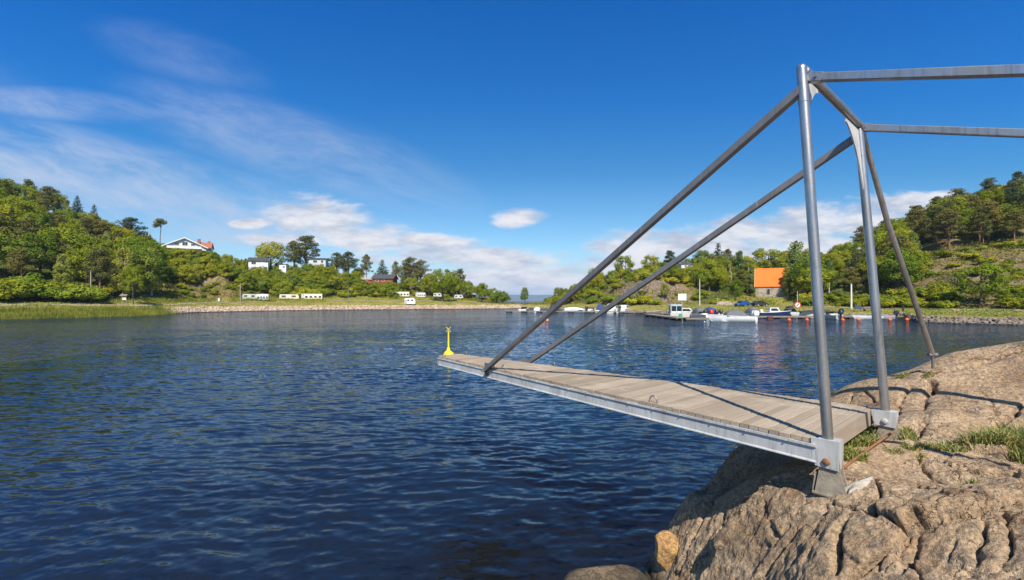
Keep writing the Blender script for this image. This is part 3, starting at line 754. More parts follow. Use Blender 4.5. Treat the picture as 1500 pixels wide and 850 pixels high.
for top, y0 in ((P(1190, 114, 3.75), 0), (P(1262, 187, 4.69), 1)):
    far = top + slope*(7.6 if y0 == 0 else 7.6)
    mb = MB(); mb.bar(top, far, .064, .064, bev=.006)
    st = part('stay', mb, steel, plat, world=True)
    m2 = MB(); m2.bar(top - slope*.03, top + slope*.075, .073, .073, bev=.004)
    q = top + slope*.03; sd = slope.cross(Vector((0, 0, 1))).normalized()
    for k in (-1, 1): m2.tube([q + sd*k*.03, q + sd*k*.058], .014, 8)
    part('stay_clamp', m2, steel, st, world=True)
mb = MB(); BB = P(1366, 519, 5.35)
mb.tube([P(1264, 196, 4.73), P(1300, 325, 4.95), BB], .0265, 14)
br = part('side_brace', mb, steel, plat, 40, world=True)
mb = MB(); mb.tube([BB + Vector((0, 0, .03)), P(1366.5, 540, 5.37)], .014, 10); mb.tube([BB + Vector((-.05, 0, -.005)), BB + Vector((.05, 0, -.005))], .022, 8)
part('brace_foot', mb, dark_steel, br, 40, world=True)

# hinge plates, pins and feet
for B_, rusty, ztop, zbot, vo in ((LB, True, .012, -.215, -.060), (RB, False, .012, -.142, -.055)):
    mb = MB()
    z1, z0 = ztop, zbot
    cpt = B_.copy()
    def Q(u, v, z): return cpt + DU*u + DV*v + Vector((0, 0, z))
    for v in (vo, .050):
        mb.prism([Q(.09, v, z0+.05), Q(.07, v, z0+.008), Q(-.085, v, z0), Q(-.09, v, z1), Q(.10, v, z1)], DV*.012)
    mb.prism([Q(-.083, vo+.0125, z0), Q(-.083, .0495, z0), Q(-.085, .0495, z1-.001), Q(-.085, vo+.0125, z1-.001)], DU*.010)
    mb.prism([Q(-.072, vo+.0125, z1-.014), Q(-.072, .0495, z1-.014), Q(.055, .0495, z1-.014), Q(.055, vo+.0125, z1-.014)], Vector((0, 0, .012)))
    hp = part('hinge_plate', mb, pale_steel, plat, world=True)
    pin = Q(-.005, vo, z0 + .055)
    m2 = MB(); m2.tube([pin - DV*.0, pin - DV*.014, pin - DV*.020], [.028, .025, .013], 14)
    part('hinge_pin', m2, rust if rusty else pale_steel, hp, 40, world=True)
    m3 = MB(); gz = rock_z(B_.x, B_.y) - B_.z - .035
    for v in (vo+.017, .032):
        m3.prism([Q(.05, v, z0+.10), Q(-.085, v, z0+.10), Q(-.095, v, z0-.03), Q(-.135, v, gz+.05), Q(-.165, v, gz), Q(.085, v, gz), Q(.075, v, gz+.05), Q(.05, v, z0-.03)], DV*.012)
    m3.prism([Q(-.175, vo+.006, gz+.012), Q(.095, vo+.006, gz+.012), Q(.095, .06, gz+.012), Q(-.175, .06, gz+.012)], Vector((0, 0, .016)))
    m3.prism([Q(.10, vo+.03, gz+.03), Q(.10, .032, gz+.03), Q(.08, .032, z0-.045), Q(.08, vo+.03, z0-.045)], DU*-.01)
    part('foot', m3, concrete, plat, world=True)
    if rusty:
        m4 = MB(); ring = []
        for k in range(22):
            t = 2*math.pi*k/22; r_ = 1 + .22*math.sin(3*t+1) + .15*math.sin(5*t)
            x, y_ = B_.x + .15 + .13*r_*math.cos(t), B_.y - .10 + .055*r_*math.sin(t)
            ring.append((x, y_))
        cx_, cy_ = B_.x + .15, B_.y - .10
        lay = [[Vector((cx_+(x-cx_)*k, cy_+(y_-cy_)*k, rock_z(cx_+(x-cx_)*k, cy_+(y_-cy_)*k) + zz)) for x, y_ in ring] for k, zz in ((1.0, -.01), (.8, .024), (.4, .034), (.05, .036))]
        m4.loft(lay, closed=True)
        part('mortar', m4, simple('white_mortar', (.40, .365, .31), .95, var=.2, scale=20, bump=.5), plat, 60, world=True)
mb = MB(); mb.tube([P(1229, 690, 3.72), P(1268, 661, 4.08), P(1309, 632, 4.47)], .011, 10)
part('tie_rod', mb, rust, plat, 40, world=True)
# little grab loops along both edges
def loop(u, s):
    c0 = L(u, s*(hw(u)-.02), 0); pts = []
    for k in range(11):
        t = math.pi*k/10; pts.append(c0 + DU*.048*math.cos(t) + Vector((0, 0, .004 + .072*math.sin(t))))
    m_ = MB(); m_.tube(pts, .0075, 8); part('grab_loop', m_, dark_steel, plat, 40, world=True)
for u, s in ((1.55, -1), (1.55, 1), (4.42, -1), (4.2, 1), (4.75, -1), (6.5, 1), (6.5, -1)): loop(u, s)

# loose boulders and the washed ledge by the rock's foot
b1 = G(978, 838, .0)
boulder('boulder', P(977, 812, 5.25) , .2, 5, 'ochre boulder wedged at the waterline by the rock', sq=(.95, .9, 1.3))
boulder('boulder', P(997, 790, 5.55), .2, 9, 'brown boulder leaning on the rock just above the ochre boulder', sq=(1.1, .9, .8))
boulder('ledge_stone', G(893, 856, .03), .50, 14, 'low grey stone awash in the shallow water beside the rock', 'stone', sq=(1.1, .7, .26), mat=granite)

# grass in the hollows of the rock
def grass_mat():
    m, nt, bs = new_mat('rock_grass'); ri = nt.n.new('ShaderNodeNewGeometry').outputs['Random Per Island']
    c = nt.ramp(ri, [(0, (.06, .11, .014)), (.38, (.13, .18, .022)), (.62, (.24, .23, .05)), (1, (.42, .31, .13))])
    nt.put(bs.inputs['Base Color'], c); bs.inputs['Roughness'].default_value = .6
    return m
mb_v, mb_f = [], []
def tuft(px, py, rad, n, hgt):
    n = int(n*2.2)
    c = hit(px, py)
    for i in range(n):
        a = rng.uniform(0, 6.28); r_ = rad*math.sqrt(rng.uniform())
        x, y_ = c[0] + r_*math.cos(a), c[1] + r_*math.sin(a)*.7
        z = rock_z(x, y_) - .015; hh = hgt*rng.uniform(.4, 1.1); lean = rng.normal(0, .45, 2)*hh
        t = rng.uniform(0, 6.28); wv = np.array([math.cos(t), math.sin(t), 0])*rng.uniform(.003, .006)
        b = np.array([x, y_, z]); k = len(mb_v)
        for f_, ww in ((0, 1), (.55, .75), (1, .1)):
            q = b + np.array([lean[0]*f_*f_, lean[1]*f_*f_, hh*f_*(1-.18*f_)])
            mb_v.append(q - wv*ww); mb_v.append(q + wv*ww)
        mb_f.append((k, k+1, k+3, k+2)); mb_f.append((k+2, k+3, k+5, k+4))
for a in [(1256, 655, .17, 420, .13), (1245, 668, .14, 300, .10), (1278, 640, .13, 260, .12), (1325, 640, .12, 130, .10), (1338, 655, .1, 120, .08), (1440, 662, .16, 160, .16), (1470, 665, .2, 260, .2), (1500, 668, .22, 300, .22), (1490, 655, .15, 120, .25), (1400, 658, .12, 120, .08),
          (1323, 552, .07, 120, .06), (1361, 552, .07, 100, .05), (1418, 706, .07, 90, .05), (1348, 665, .04, 50, .05), (1095, 743, .05, 60, .05), (1530, 675, .25, 300, .22), (1310, 660, .08, 60, .06), (1372, 655, .1, 90, .07)]: tuft(*a)
tag(link('grass', big_mesh('grass', np.array(mb_v), np.array(mb_f), grass_mat(), False)), kind='stuff')
# ================================================================ VEGETATION
def leaf_mat(name, stops, trans=.22):
    m, nt, bs = new_mat(name); nt.n.remove(bs); out = nt.n['Material Output']
    at = nt.add('ShaderNodeAttribute', attribute_name='tint'); oi = nt.n.new('ShaderNodeObjectInfo')
    t = nt.math('ADD', nt.math('MULTIPLY', at.outputs['Fac'], .50), nt.math('MULTIPLY', oi.outputs['Random'], .50))
    c = nt.ramp(t, stops)
    r2 = nt.math('FRACT', nt.math('MULTIPLY', oi.outputs['Random'], 7.31))      # some trees olive, some bluish
    c = nt.mix(1.0, c, nt.ramp(r2, [(0, (.62, .78, 1.15)), (.35, (1, 1, 1)), (.7, (1.08, 1.0, .9)), (1, (1.17, 1.03, .95))]), 'MULTIPLY')
    df = nt.add('ShaderNodeBsdfDiffuse'); nt.put(df.inputs['Color'], c)
    tl = nt.add('ShaderNodeBsdfTranslucent'); nt.put(tl.inputs['Color'], nt.mix(1.0, c, (1.1, 1.25, .6), 'MULTIPLY'))
    mx = nt.add('ShaderNodeMixShader'); mx.inputs[0].default_value = trans
    nt.put(mx.inputs[1], df.outputs[0]); nt.put(mx.inputs[2], tl.outputs[0]); nt.put(out.inputs['Surface'], mx.outputs[0])
    return m
M_broad = leaf_mat('broadleaf_foliage', [(.1, (0.105, 0.148, 0.013)), (.4, (0.184, 0.227, 0.017)), (.7, (0.271, 0.289, 0.026)), (.95, (0.376, 0.352, 0.037))])
M_birch = leaf_mat('birch_foliage', [(.1, (0.148, 0.179, 0.034)), (.5, (0.236, 0.258, 0.049)), (.9, (0.323, 0.320, 0.066))])
M_pine = leaf_mat('pine_needles', [(.1, (0.068, 0.084, 0.025)), (.5, (0.129, 0.133, 0.038)), (.9, (0.213, 0.187, 0.057))], .1)
M_spruce = leaf_mat('spruce_needles', [(.1, (.022, .042, .014)), (.5, (.042, .068, .020)), (.9, (.075, .098, .028))], .1)
M_bush = leaf_mat('bush_foliage', [(.1, (0.114, 0.156, 0.015)), (.45, (0.218, 0.250, 0.020)), (.75, (0.323, 0.320, 0.029)), (.95, (0.453, 0.374, 0.046))])
M_bark = simple('bark', (.12, .085, .06), .95, var=.5, scale=6)
M_pbark = simple('pine_bark', (.24, .13, .07), .95, var=.5, scale=5)
M_wbark = simple('birch_bark', (.50, .47, .42), .9, var=.6, scale=7)

def leaves(clumps, n_tot, size, seed, flat=0.0, droop=0.0, ctr=None):
    """quads through the volume of ellipsoid clumps (x,y,z,rx,rz); returns verts, faces, tint"""
    r = np.random.default_rng(seed); cl = np.array(clumps, float)
    wts = cl[:, 3]**2*cl[:, 4]; wts = wts**.75; wts /= wts.sum()
    ci = r.choice(len(cl), n_tot, p=wts)
    d = r.normal(size=(n_tot, 3)); d /= norm(d, axis=1)[:, None]
    rad = r.uniform(.25, 1.0, n_tot)**.42
    c = cl[ci]
    p = c[:, :3] + d*rad[:, None]*np.stack([c[:, 3], c[:, 3], c[:, 4]], 1)
    nrm = d*.9 + r.normal(size=(n_tot, 3))*.55 + np.array([0, 0, .35 + flat])
    if ctr is not None:
        o = p - np.array(ctr); o /= np.maximum(norm(o, axis=1)[:, None], 1e-6); nrm = nrm + o*.6
    nrm /= norm(nrm, axis=1)[:, None]
    ref = r.normal(size=(n_tot, 3)); a = np.cross(nrm, ref); a /= norm(a, axis=1)[:, None]; b = np.cross(nrm, a)
    if droop:
        dn = np.array([0, 0, -1.0]); a = a*(1-droop) + dn*droop; a /= norm(a, axis=1)[:, None]; b = np.cross(nrm, a); b /= np.maximum(norm(b, axis=1)[:, None], 1e-6)
    s = size*r.uniform(.55, 1.25, n_tot)[:, None]
    v = np.stack([p + a*s, p + b*s*.55, p - a*s, p - b*s*.55], 1).reshape(-1, 3)
    f = np.arange(n_tot*4).reshape(-1, 4)
    ct = r.uniform(0, 1, len(cl)); tint = np.clip(ct[ci]*.7 + r.uniform(0, .3, n_tot) , 0, 1)
    return v, f, np.repeat(tint, 4)
def leaf_mesh(name, v, f, t, mat):
    me = big_mesh(name, v, f, mat, False)
    at = me.attributes.new('tint', 'FLOAT', 'POINT'); at.data.foreach_set('value', t.astype(np.float32)); return me
def limbs(mb, base, top, r0, r1, n, clumps, seed, zlo):
    rr = random.Random(seed)
    pts = [Vector(base)]
    for k in range(1, 6):
        q = Vector(base).lerp(Vector(top), k/5); pts.append(q + Vector((rr.uniform(-.1, .1), rr.uniform(-.1, .1), 0))*(q.z*.12))
    mb.tube(pts, [r0*1.25] + [r0 + (r1-r0)*k/5 for k in range(1, 6)], 8)
    H = top[2]
    for c in rr.sample(list(clumps), min(n, len(clumps))):
        z0 = max(zlo, min(c[2]-.3, c[2]*.62)); f_ = z0/H
        i = min(int(f_*5), 4); s0 = pts[i].lerp(pts[i+1], f_*5-i)
        e = Vector(c[:3]); mid = s0.lerp(e, .5) + Vector((0, 0, .25))
        rr_ = max(.03, (r0+(r1-r0)*f_)*.5)
        mb.tube([s0, mid, e], [rr_, rr_*.6, rr_*.25], 5, caps=False)
def proto_tree(kind, seed):
    r = np.random.default_rng(seed); cl = []; mb = MB()
    if kind == 'broadleaf_tree':
        H = 10; wd = r.uniform(3.3, 4.1)
        for i in range(72):
            a = r.uniform(0, 6.28); ph = r.uniform(-.72, 1)
            zc = 5.9 + 3.4*ph; q = math.sqrt(max(0, 1 - (ph*.92)**2))*wd*r.uniform(.55, 1.0)*(1 if ph > 0 else 1.02)
            s = r.uniform(.5, 1.15); cl.append((q*math.cos(a), q*math.sin(a), zc*r.uniform(.94, 1.05), s, s*r.uniform(.75, 1.05)))
        v, f, t = leaves(cl, 6200, .19, seed, .0, 0, (0, 0, 4.6)); mat, bark = M_broad, M_bark
        limbs(mb, (0, 0, -.4), (r.normal(0, .3), r.normal(0, .3), 8.2), .26, .07, 14, cl, seed, 1.6)
    elif kind == 'birch_tree':
        for i in range(44):
            ph = r.uniform(0, 1); a = r.uniform(0, 6.28); z = 2.0 + 9.3*ph
            q = (2.0*(1-ph)**.65 + .25)*r.uniform(.35, 1)*min(1, .55 + ph*2); s = r.uniform(.5, .95)*(1.1 - .45*ph)
            cl.append((q*math.cos(a), q*math.sin(a), z, s, s*1.5))
        v, f, t = leaves(cl, 5200, .18, seed, -.1, .45, (0, 0, 6)); mat, bark = M_birch, M_wbark
        limbs(mb, (0, 0, -.4), (r.normal(0, .3), r.normal(0, .3), 11.2), .17, .04, 10, cl, seed, 2.5)
    elif kind == 'pine_tree':
        for i in range(26):
            ph = (i/25)**.8; z = 4.3 + 6.6*ph; a = i*2.4 + r.uniform(-.5, .5)
            q = (2.5*math.sin(min(1, (1.12-ph)*1.35)*1.57) + .1)*r.uniform(.45, 1.0); s = r.uniform(.75, 1.5)*(1.05 - .35*ph)
            cl.append((q*math.cos(a), q*math.sin(a), z + r.uniform(-.4, .4), s, s*r.uniform(.5, .75)))
            if r.uniform() < .6: cl.append((q*.5*math.cos(a+.6), q*.5*math.sin(a+.6), z+.3, s*.7, s*.36))
        v, f, t = leaves(cl, 6000, .16, seed, .15); mat, bark = M_pine, M_pbark
        limbs(mb, (0, 0, -.4), (r.normal(0, .25), r.normal(0, .25), 10.6), .2, .06, 22, cl, seed, 3.4)
    elif kind == 'umbrella_pine':
        for i in range(24):
            a = r.uniform(0, 6.28); q = 1.7*math.sqrt(r.uniform()); s = r.uniform(.55, .9)
            cl.append((q*math.cos(a), q*math.sin(a), 9.55 - .2*q*q + r.uniform(-.7, .9), s, s*.72))
        v, f, t = leaves(cl, 2600, .16, seed, .3); mat, bark = M_pine, M_pbark
        limbs(mb, (0, 0, -.4), (.25, .1, 9.7), .16, .08, 10, cl, seed, 8.0)
    elif kind == 'spruce_tree':
        for i in range(64):
            ph = i/63; z = 1.0 + 10.2*ph; a = i*2.4; q = (2.35*(1-ph)**.9 + .05)*r.uniform(.5, .95); s = (.95*(1-ph) + .28)*r.uniform(.8, 1.15)
            cl.append((q*math.cos(a), q*math.sin(a), z - .25*q, s, s*.4))
        v, f, t = leaves(cl, 4600, .17, seed, .0, .3); mat, bark = M_spruce, M_bark
        limbs(mb, (0, 0, -.4), (0, 0, 11.2), .2, .03, 6, cl, seed, 1.2)
    elif kind == 'tall_shrub':
        for i in range(46):
            a = r.uniform(0, 6.28); ph = r.uniform(0, 1); q = 2.5*math.sqrt(max(0.02, 1-(ph*.96)**2))*r.uniform(.5, 1.0); s = r.uniform(.45, .9)
            cl.append((q*math.cos(a), q*math.sin(a), .6 + 4.6*ph, s, s*r.uniform(.75, 1.0)))
        v, f, t = leaves(cl, 4200, .17, seed, .0, 0, (0, 0, 1.6)); mat, bark = M_broad, M_bark
        for k in range(3): limbs(mb, (.3*math.cos(k*2.1), .3*math.sin(k*2.1), -.4), (1.1*math.cos(k*2.1), 1.1*math.sin(k*2.1), 4.0), .10, .03, 5, cl, seed+k, .6)
    elif kind == 'bush':
        for i in range(20):
            a = r.uniform(0, 6.28); q = 1.35*math.sqrt(r.uniform()); s = r.uniform(.38, .66)
            cl.append((q*math.cos(a), q*math.sin(a), .45 + (1.55 - .45*q*q)*r.uniform(.35, 1), s, s*.8))
        v, f, t = leaves(cl, 2000, .14, seed, .05, 0, (0, 0, .2)); mat, bark = M_bush, M_bark
        limbs(mb, (0, 0, -.3), (0, 0, 1.2), .06, .02, 8, cl, seed, .2)
    root = bpy.data.objects.new(kind, None)
    return kind, leaf_mesh('crown' if kind not in ('bush', 'tall_shrub') else 'foliage', v, f, t, mat), mesh_of('trunk' if kind not in ('bush', 'tall_shrub') else 'stem', mb, bark, 60), {'broadleaf_tree': 10, 'birch_tree': 12.2, 'pine_tree': 11.3, 'umbrella_pine': 10.6, 'spruce_tree': 11.6, 'tall_shrub': 6.0, 'bush': 2.1}[kind]
PROTO = {}
for kind, cnt in (('broadleaf_tree', 5), ('birch_tree', 3), ('pine_tree', 4), ('umbrella_pine', 1), ('spruce_tree', 3), ('tall_shrub', 4), ('bush', 4)):
    PROTO[kind] = [proto_tree(kind, 100 + 17*k + len(kind)) for k in range(cnt)]
GROUPS = {}
ALLTREES = []
KD = {'broadleaf_tree': ('green broadleaf tree', 'tree'), 'birch_tree': ('slender pale birch', 'tree'), 'pine_tree': ('dark pine', 'pine'), 'umbrella_pine': ('bare-trunked pine', 'pine'),
      'spruce_tree': ('conical dark spruce', 'spruce'), 'tall_shrub': ('tall green shrub', 'shrub'), 'bush': ('leafy green bush', 'bush')}
def plant(kind, px, Y, height, width=1.0, label=None, z=None, var=None, sink=.15):
    pk = PROTO[kind][random.randrange(len(PROTO[kind])) if var is None else var]
    p = gpt(px, Y)
    if z is not None: p.z = z
    s = height/pk[3]
    e = bpy.data.objects.new(kind, None); COL.objects.link(e); e.location = p - Vector((0, 0, sink)); e.rotation_euler = (0, 0, random.uniform(0, 6.28))
    e.scale = (s*width, s*width, s)
    a = link(pk[1].name.split('.')[0], pk[1], e); b = link(pk[2].name.split('.')[0], pk[2], e)
    e['category'] = KD[kind][1]
    ALLTREES.append(dict(o=e, kind=kind, px=px, Y=Y, h=height, label=label, top=HY - F*(p.z+height-EYE)/Y))
    return e
def plant_top(kind, px, Y, ytop, width=1.0, label=None, **k):     # height from the row its top reaches in the photograph
    p = gpt(px, Y); h = EYE + (HY-ytop)/F*Y - p.z
    return plant(kind, px, Y, max(h, 1.0), width, label, **k)

# --- trees one can pick out in the photograph: kind, px, distance, top row, width factor, label
named = [
 ('umbrella_pine', 234, 200, 320, .9, 'tall lone bare-trunked pine with a small round top left of the white house'),
 ('pine_tree', 192, 196, 318, 1.7, 'broad dark pine with a spreading top, left of the lamp pole on the hill'),
 ('spruce_tree', 113, 206, 285, 1.35, 'dark spruce whose tip breaks the skyline of the left hill'),
 ('spruce_tree', 138, 206, 298, 1.3, 'second smaller spruce tip on the left skyline'),
 ('pine_tree', 80, 204, 276, 1.2, 'dark pine on the crest of the left hill beside the spruce tip'),
 ('broadleaf_tree', 195, 119, 384, .62, 'small dark tree standing beside the notice board'),
 ('broadleaf_tree', 397, 228, 351, 1.05, 'dense round dark tree standing above the small white cottage'),
 ('pine_tree', 430, 232, 353, 1.3, 'loose pine left of the tallest pine above the grey cabin'),
 ('pine_tree', 449, 230, 346, 1.6, 'tallest broad pine beside the grey hill cabin'),
 ('pine_tree', 493, 236, 369, 1.4, 'pine just right of the grey hill cabin'),
 ('pine_tree', 511, 238, 368, 1.4, 'second pine right of the grey hill cabin'),
 ('pine_tree', 537, 242, 373, .9, 'slim pine above the low red cabin'),
 ('spruce_tree', 560, 244, 379, 1.9, 'wide conical tree above the red cabins'),
 ('pine_tree', 580, 244, 382, .8, 'small pine right of the conical tree above the red cabins'),
 ('pine_tree', 600, 236, 376, 1.5, 'big dark pine above the row of caravans'),
 ('pine_tree', 616, 237, 380, 1.4, 'big pine right behind the row of caravans'),
 ('broadleaf_tree', 602, 218, 404, 1.0, 'light green tree standing over the red cabin and white caravan'),
 ('broadleaf_tree', 628, 222, 401, .9, 'round green tree behind the caravan awning'),
 ('broadleaf_tree', 649, 203, 391, 1.12, 'large bright green tree with a clear trunk beside the camper van'),
 ('pine_tree', 674, 234, 394, 1.0, 'dark pine right of the large bright green tree'),
 ('broadleaf_tree', 664, 226, 402, .9, 'green tree close behind the large bright tree'),
 ('broadleaf_tree', 684, 228, 410, .95, 'rounded tree above the small caravan'),
 ('broadleaf_tree', 706, 212, 414, 1.0, 'dark round tree near the inlet mouth on the left shore'),
 ('bush', 727, 220, 427, 1.2, 'yellowish bush near the tip of the left shore'),
 ('broadleaf_tree', 740, 226, 427, .8, 'small dark tree at the tip of the left shore'),
 ('broadleaf_tree', 768.5, 215, 420.5, .66, 'lone small tree on the low spit against the far blue hills'),
 ('broadleaf_tree', 818, 212, 419, .85, 'small tree on the spit behind the near strut'),
 ('broadleaf_tree', 843, 182, 417, 1.0, 'low dark green tree behind the row of moored boats'),
 ('broadleaf_tree', 872, 204, 391, .9, 'light tree on the crest just right of the near strut'),
 ('broadleaf_tree', 889, 166, 416, 1.1, 'round green tree below the white hilltop cabin'),
 ('broadleaf_tree', 914, 190, 374, 1.1, 'big round tree on the crest above the white hilltop cabin'),
 ('broadleaf_tree', 953, 192, 372, 1.1, 'dark spreading tree on the crest between the two struts'),
 ('broadleaf_tree', 974, 137, 414, .75, 'dark dense tree at the foot of the rocky cliff'),
 ('pine_tree', 981, 188, 367, 1.1, 'pine behind the far strut on the right crest'),
 ('pine_tree', 1000, 182, 374, 1.2, 'brownish pine above the white sign board'),
 ('broadleaf_tree', 1028, 184, 366, 1.1, 'big tree on the crest above the flag pole'),
 ('spruce_tree', 1052, 194, 354, 1.5, 'tall dark spruce top on the right crest'),
 ('pine_tree', 1066, 190, 365, 1.0, 'pine beside the tall spruce top on the right crest'),
 ('broadleaf_tree', 1020, 152, 398, .9, 'green tree halfway up behind the flag pole'),
 ('birch_tree', 1084, 160, 364, 1.15, 'tall narrow birch left of the orange roofed chapel'),
 ('birch_tree', 1097, 156, 377, 1.1, 'lower birch next to the chapel'),
 ('broadleaf_tree', 1077, 132, 409, .95, 'bright green round tree on the lawn before the chapel'),
 ('broadleaf_tree', 1124, 172, 361, 1.2, 'big round dark tree behind the chapel roof'),
 ('birch_tree', 1167, 139, 348, 1.35, 'tall drooping birch in front of the chapel corner'),
 ('birch_tree', 1154, 136, 388, 1.1, 'lower drooping birch hiding the right end of the chapel'),
 ('broadleaf_tree', 1176, 130, 404, 1.1, 'dark green tree left of the near steel column'),
 ('birch_tree', 1182, 146, 360, 1.1, 'birch just left of the near steel column'),
 ('pine_tree', 1262, 174, 331, 1.2, 'pine breaking the skyline between the two steel columns'),
 ('pine_tree', 1296, 170, 322, 1.3, 'broad pine on the right skyline left of the thin side brace'),
 ('pine_tree', 1343, 163, 301, 1.3, 'broad olive pine on the right skyline just right of the side brace'),
 ('pine_tree', 1372, 162, 288, 1.3, 'olive pine on the right crest, second right of the side brace'),
 ('pine_tree', 1402, 160, 276, 1.4, 'wide flat-topped pine on the right crest above the lone spreading tree'),
 ('pine_tree', 1449, 158, 261, 1.1, 'pointed pine standing clear of the right crest'),
 ('pine_tree', 1492, 155, 252, 1.2, 'highest pine on the right crest at the picture edge'),
 ('broadleaf_tree', 1437, 90, 383, 1.18, 'spreading bright green tree standing alone on the right meadow'),
]
for kd, px, Y, yt, wd, lb in named: plant_top(kd, px, Y, yt, wd, lb)

# --- the woods: trees scattered over both hills
HOUSES = [(278, 190, 34, 368), (378, 207, 17, 389), (415, 206, 8, 397), (467, 222, 15, 387), (555, 222, 30, 414), (934, 182, 12, 403), (1005, 178, 12, 392), (1128, 142, 24, 452)]
def clear(px, Y):
    for hx, hy, wx_, row in HOUSES:
        if abs(px-hx) < wx_ and -6 < Y-hy < 9: return False
        if row == 452 and abs(px-hx) < wx_ and Y < hy: return False
    return True
def hcap(px, Y):
    return max([0] + [row for hx, hy, wx_, row in HOUSES if abs(px-hx) < wx_ and Y < hy])
CAR = [(357, 480, 436.5), (568, 690, 434)]
occ = [(d['px']/F*d['Y'], d['Y']) for d in ALLTREES]
def scatter(px0, px1, t0, t1, n, kinds, hmin, hmax, dmin, wd=(.9, 1.2), cap=None):
    done = tries = 0
    ks, ws = zip(*kinds)
    while done < n and tries < n*60:
        tries += 1
        px = random.uniform(px0, px1); s, fy, fh, my, mh, cy, ch = [float(x) for x in tab(px)]
        t = random.uniform(t0, t1); Y = fy + 2 + t*(cy - fy)
        if not clear(px, Y): continue
        x = px/F*Y
        if any((x-a)**2 + (Y-b)**2 < dmin*dmin for a, b in occ): continue
        k = random.choices(ks, ws)[0]; h = random.uniform(hmin, hmax)*(1.1 if k == 'birch_tree' else 1)
        if cap is not None:
            zt = EYE + (HY-max(cap(px), hcap(px, Y)))/F*Y - float(gpt(px, Y).z)
            if h > zt: h = zt
            if h < 1.8: continue
        plant(k, px, Y, h, random.uniform(*wd)); occ.append((x, Y)); done += 1
LC = [(-420, 240), (0, 259), (60, 264), (110, 296), (150, 318), (200, 335), (240, 352), (255, 368), (310, 368), (330, 372), (400, 378), (480, 382), (520, 386), (600, 400), (660, 402), (700, 414), (745, 428)]
RCp = [(800, 430), (850, 410), (880, 398), (915, 384), (960, 378), (1000, 376), (1060, 370), (1120, 376), (1160, 364), (1200, 368), (1250, 348), (1300, 322), (1350, 300), (1400, 284), (1450, 272), (1500, 262), (1650, 240), (1950, 240)]
def cap_l(px): return float(np.interp(px, *zip(*LC))) + random.uniform(-2, 7)
def cap_r(px): return float(np.interp(px, *zip(*RCp))) + random.uniform(-2, 9)
mixw = [('broadleaf_tree', 5), ('birch_tree', 2.2), ('pine_tree', 1.6), ('spruce_tree', .5)]
scatter(-45, 222, .02, 1.03, 88, mixw, 9.5, 14.5, 5.2, (.95, 1.25), cap_l)
scatter(222, 340, .28, 1.0, 55, [('tall_shrub', 6), ('birch_tree', .6)], 4.5, 7.5, 2.9, (1.0, 1.3), lambda p: cap_l(p)+4)
scatter(312, 370, .75, 1.1, 14, [('pine_tree', 2), ('spruce_tree', 1.5), ('broadleaf_tree', 1)], 6, 9, 4, (.9, 1.1), cap_l)
scatter(330, 530, .2, 1.0, 80, [('tall_shrub', 5), ('broadleaf_tree', 1.4), ('birch_tree', .6)], 4.0, 7.5, 3.2, (1.0, 1.35), lambda p: max(cap_l(p), 387 if p < 490 else 382))
scatter(330, 530, .85, 1.2, 16, [('broadleaf_tree', 3), ('pine_tree', 3)], 5, 8, 3.5, (.9, 1.2), lambda p: cap_l(p)+2)
scatter(520, 745, .30, 1.1, 52, [('broadleaf_tree', 3), ('tall_shrub', 2), ('pine_tree', 2), ('birch_tree', .6)], 5, 9, 3.3, (.95, 1.25), lambda p: max(cap_l(p), 413 if 525 < p < 590 else 0))
scatter(820, 985, .5, 1.1, 30, [('broadleaf_tree', 2), ('tall_shrub', 3), ('pine_tree', .8)], 4, 8, 3.4, (.9, 1.2), lambda p: max(cap_r(p), 0 if p > 948 else 393))
scatter(985, 1110, .25, 1.1, 48, mixw, 7, 12, 3.6, (.95, 1.2), cap_r)
scatter(1100, 1180, .62, 1.1, 9, mixw, 9, 12, 5, (.95, 1.2), cap_r)
scatter(1180, 1345, .06, 1.05, 66, [('broadleaf_tree', 6), ('birch_tree', 1), ('pine_tree', 2)], 7, 12, 3.7, (.95, 1.2), cap_r)
scatter(1330, 1545, .5, 1.08, 62, [('pine_tree', 10), ('broadleaf_tree', 2.6), ('spruce_tree', .6)], 8, 13, 4.0, (.95, 1.25), cap_r)
# --- bushes
def bushes(px0, px1, y0f, y1f, n, hmin, hmax, dmin, wd=(.9, 1.4)):
    done = tries = 0
    while done < n and tries < n*60:
        tries += 1
        px = random.uniform(px0, px1); s, fy, fh, my, mh, cy, ch = [float(x) for x in tab(px)]
        Y = fy + random.uniform(y0f, y1f)
        if not clear(px, Y): continue
        x = px/F*Y
        if any((x-a)**2 + (Y-b)**2 < dmin*dmin for a, b in occ): continue
        plant('bush', px, Y, random.uniform(hmin, hmax), random.uniform(*wd), sink=.25); occ.append((x, Y)); done += 1
bushes(-20, 140, -2, 5, 20, 3.6, 5.2, 2.6, (1.1, 1.4))
bushes(225, 430, 2, 24, 26, 1.2, 2.6, 2.6)
bushes(430, 560, 3, 22, 30, 2.0, 4.2, 2.8)
bushes(560, 745, 8, 22, 16, 1.8, 3.2, 2.6)
bushes(800, 905, 2, 40, 44, 1.8, 3.8, 2.2)
bushes(900, 1075, -1, 8, 14, 1.4, 3.0, 2.4)
bushes(900, 1075, 16, 40, 40, 1.6, 3.4, 2.4)
bushes(225, 340, 22, 46, 26, 2.0, 3.6, 2.4)
bushes(1180, 1345, -2, 6, 24, 1.8, 3.6, 2.2, (1.0, 1.5))
bushes(1300, 1392, -2, 8, 16, 1.5, 3.2, 2.2, (1.0, 1.5))
bushes(1478, 1530, -1, 8, 15, 1.4, 3.0, 2.2, (1.0, 1.5))
bushes(1320, 1530, 14, 38, 34, 1.0, 2.4, 2.6, (1.0, 1.5))

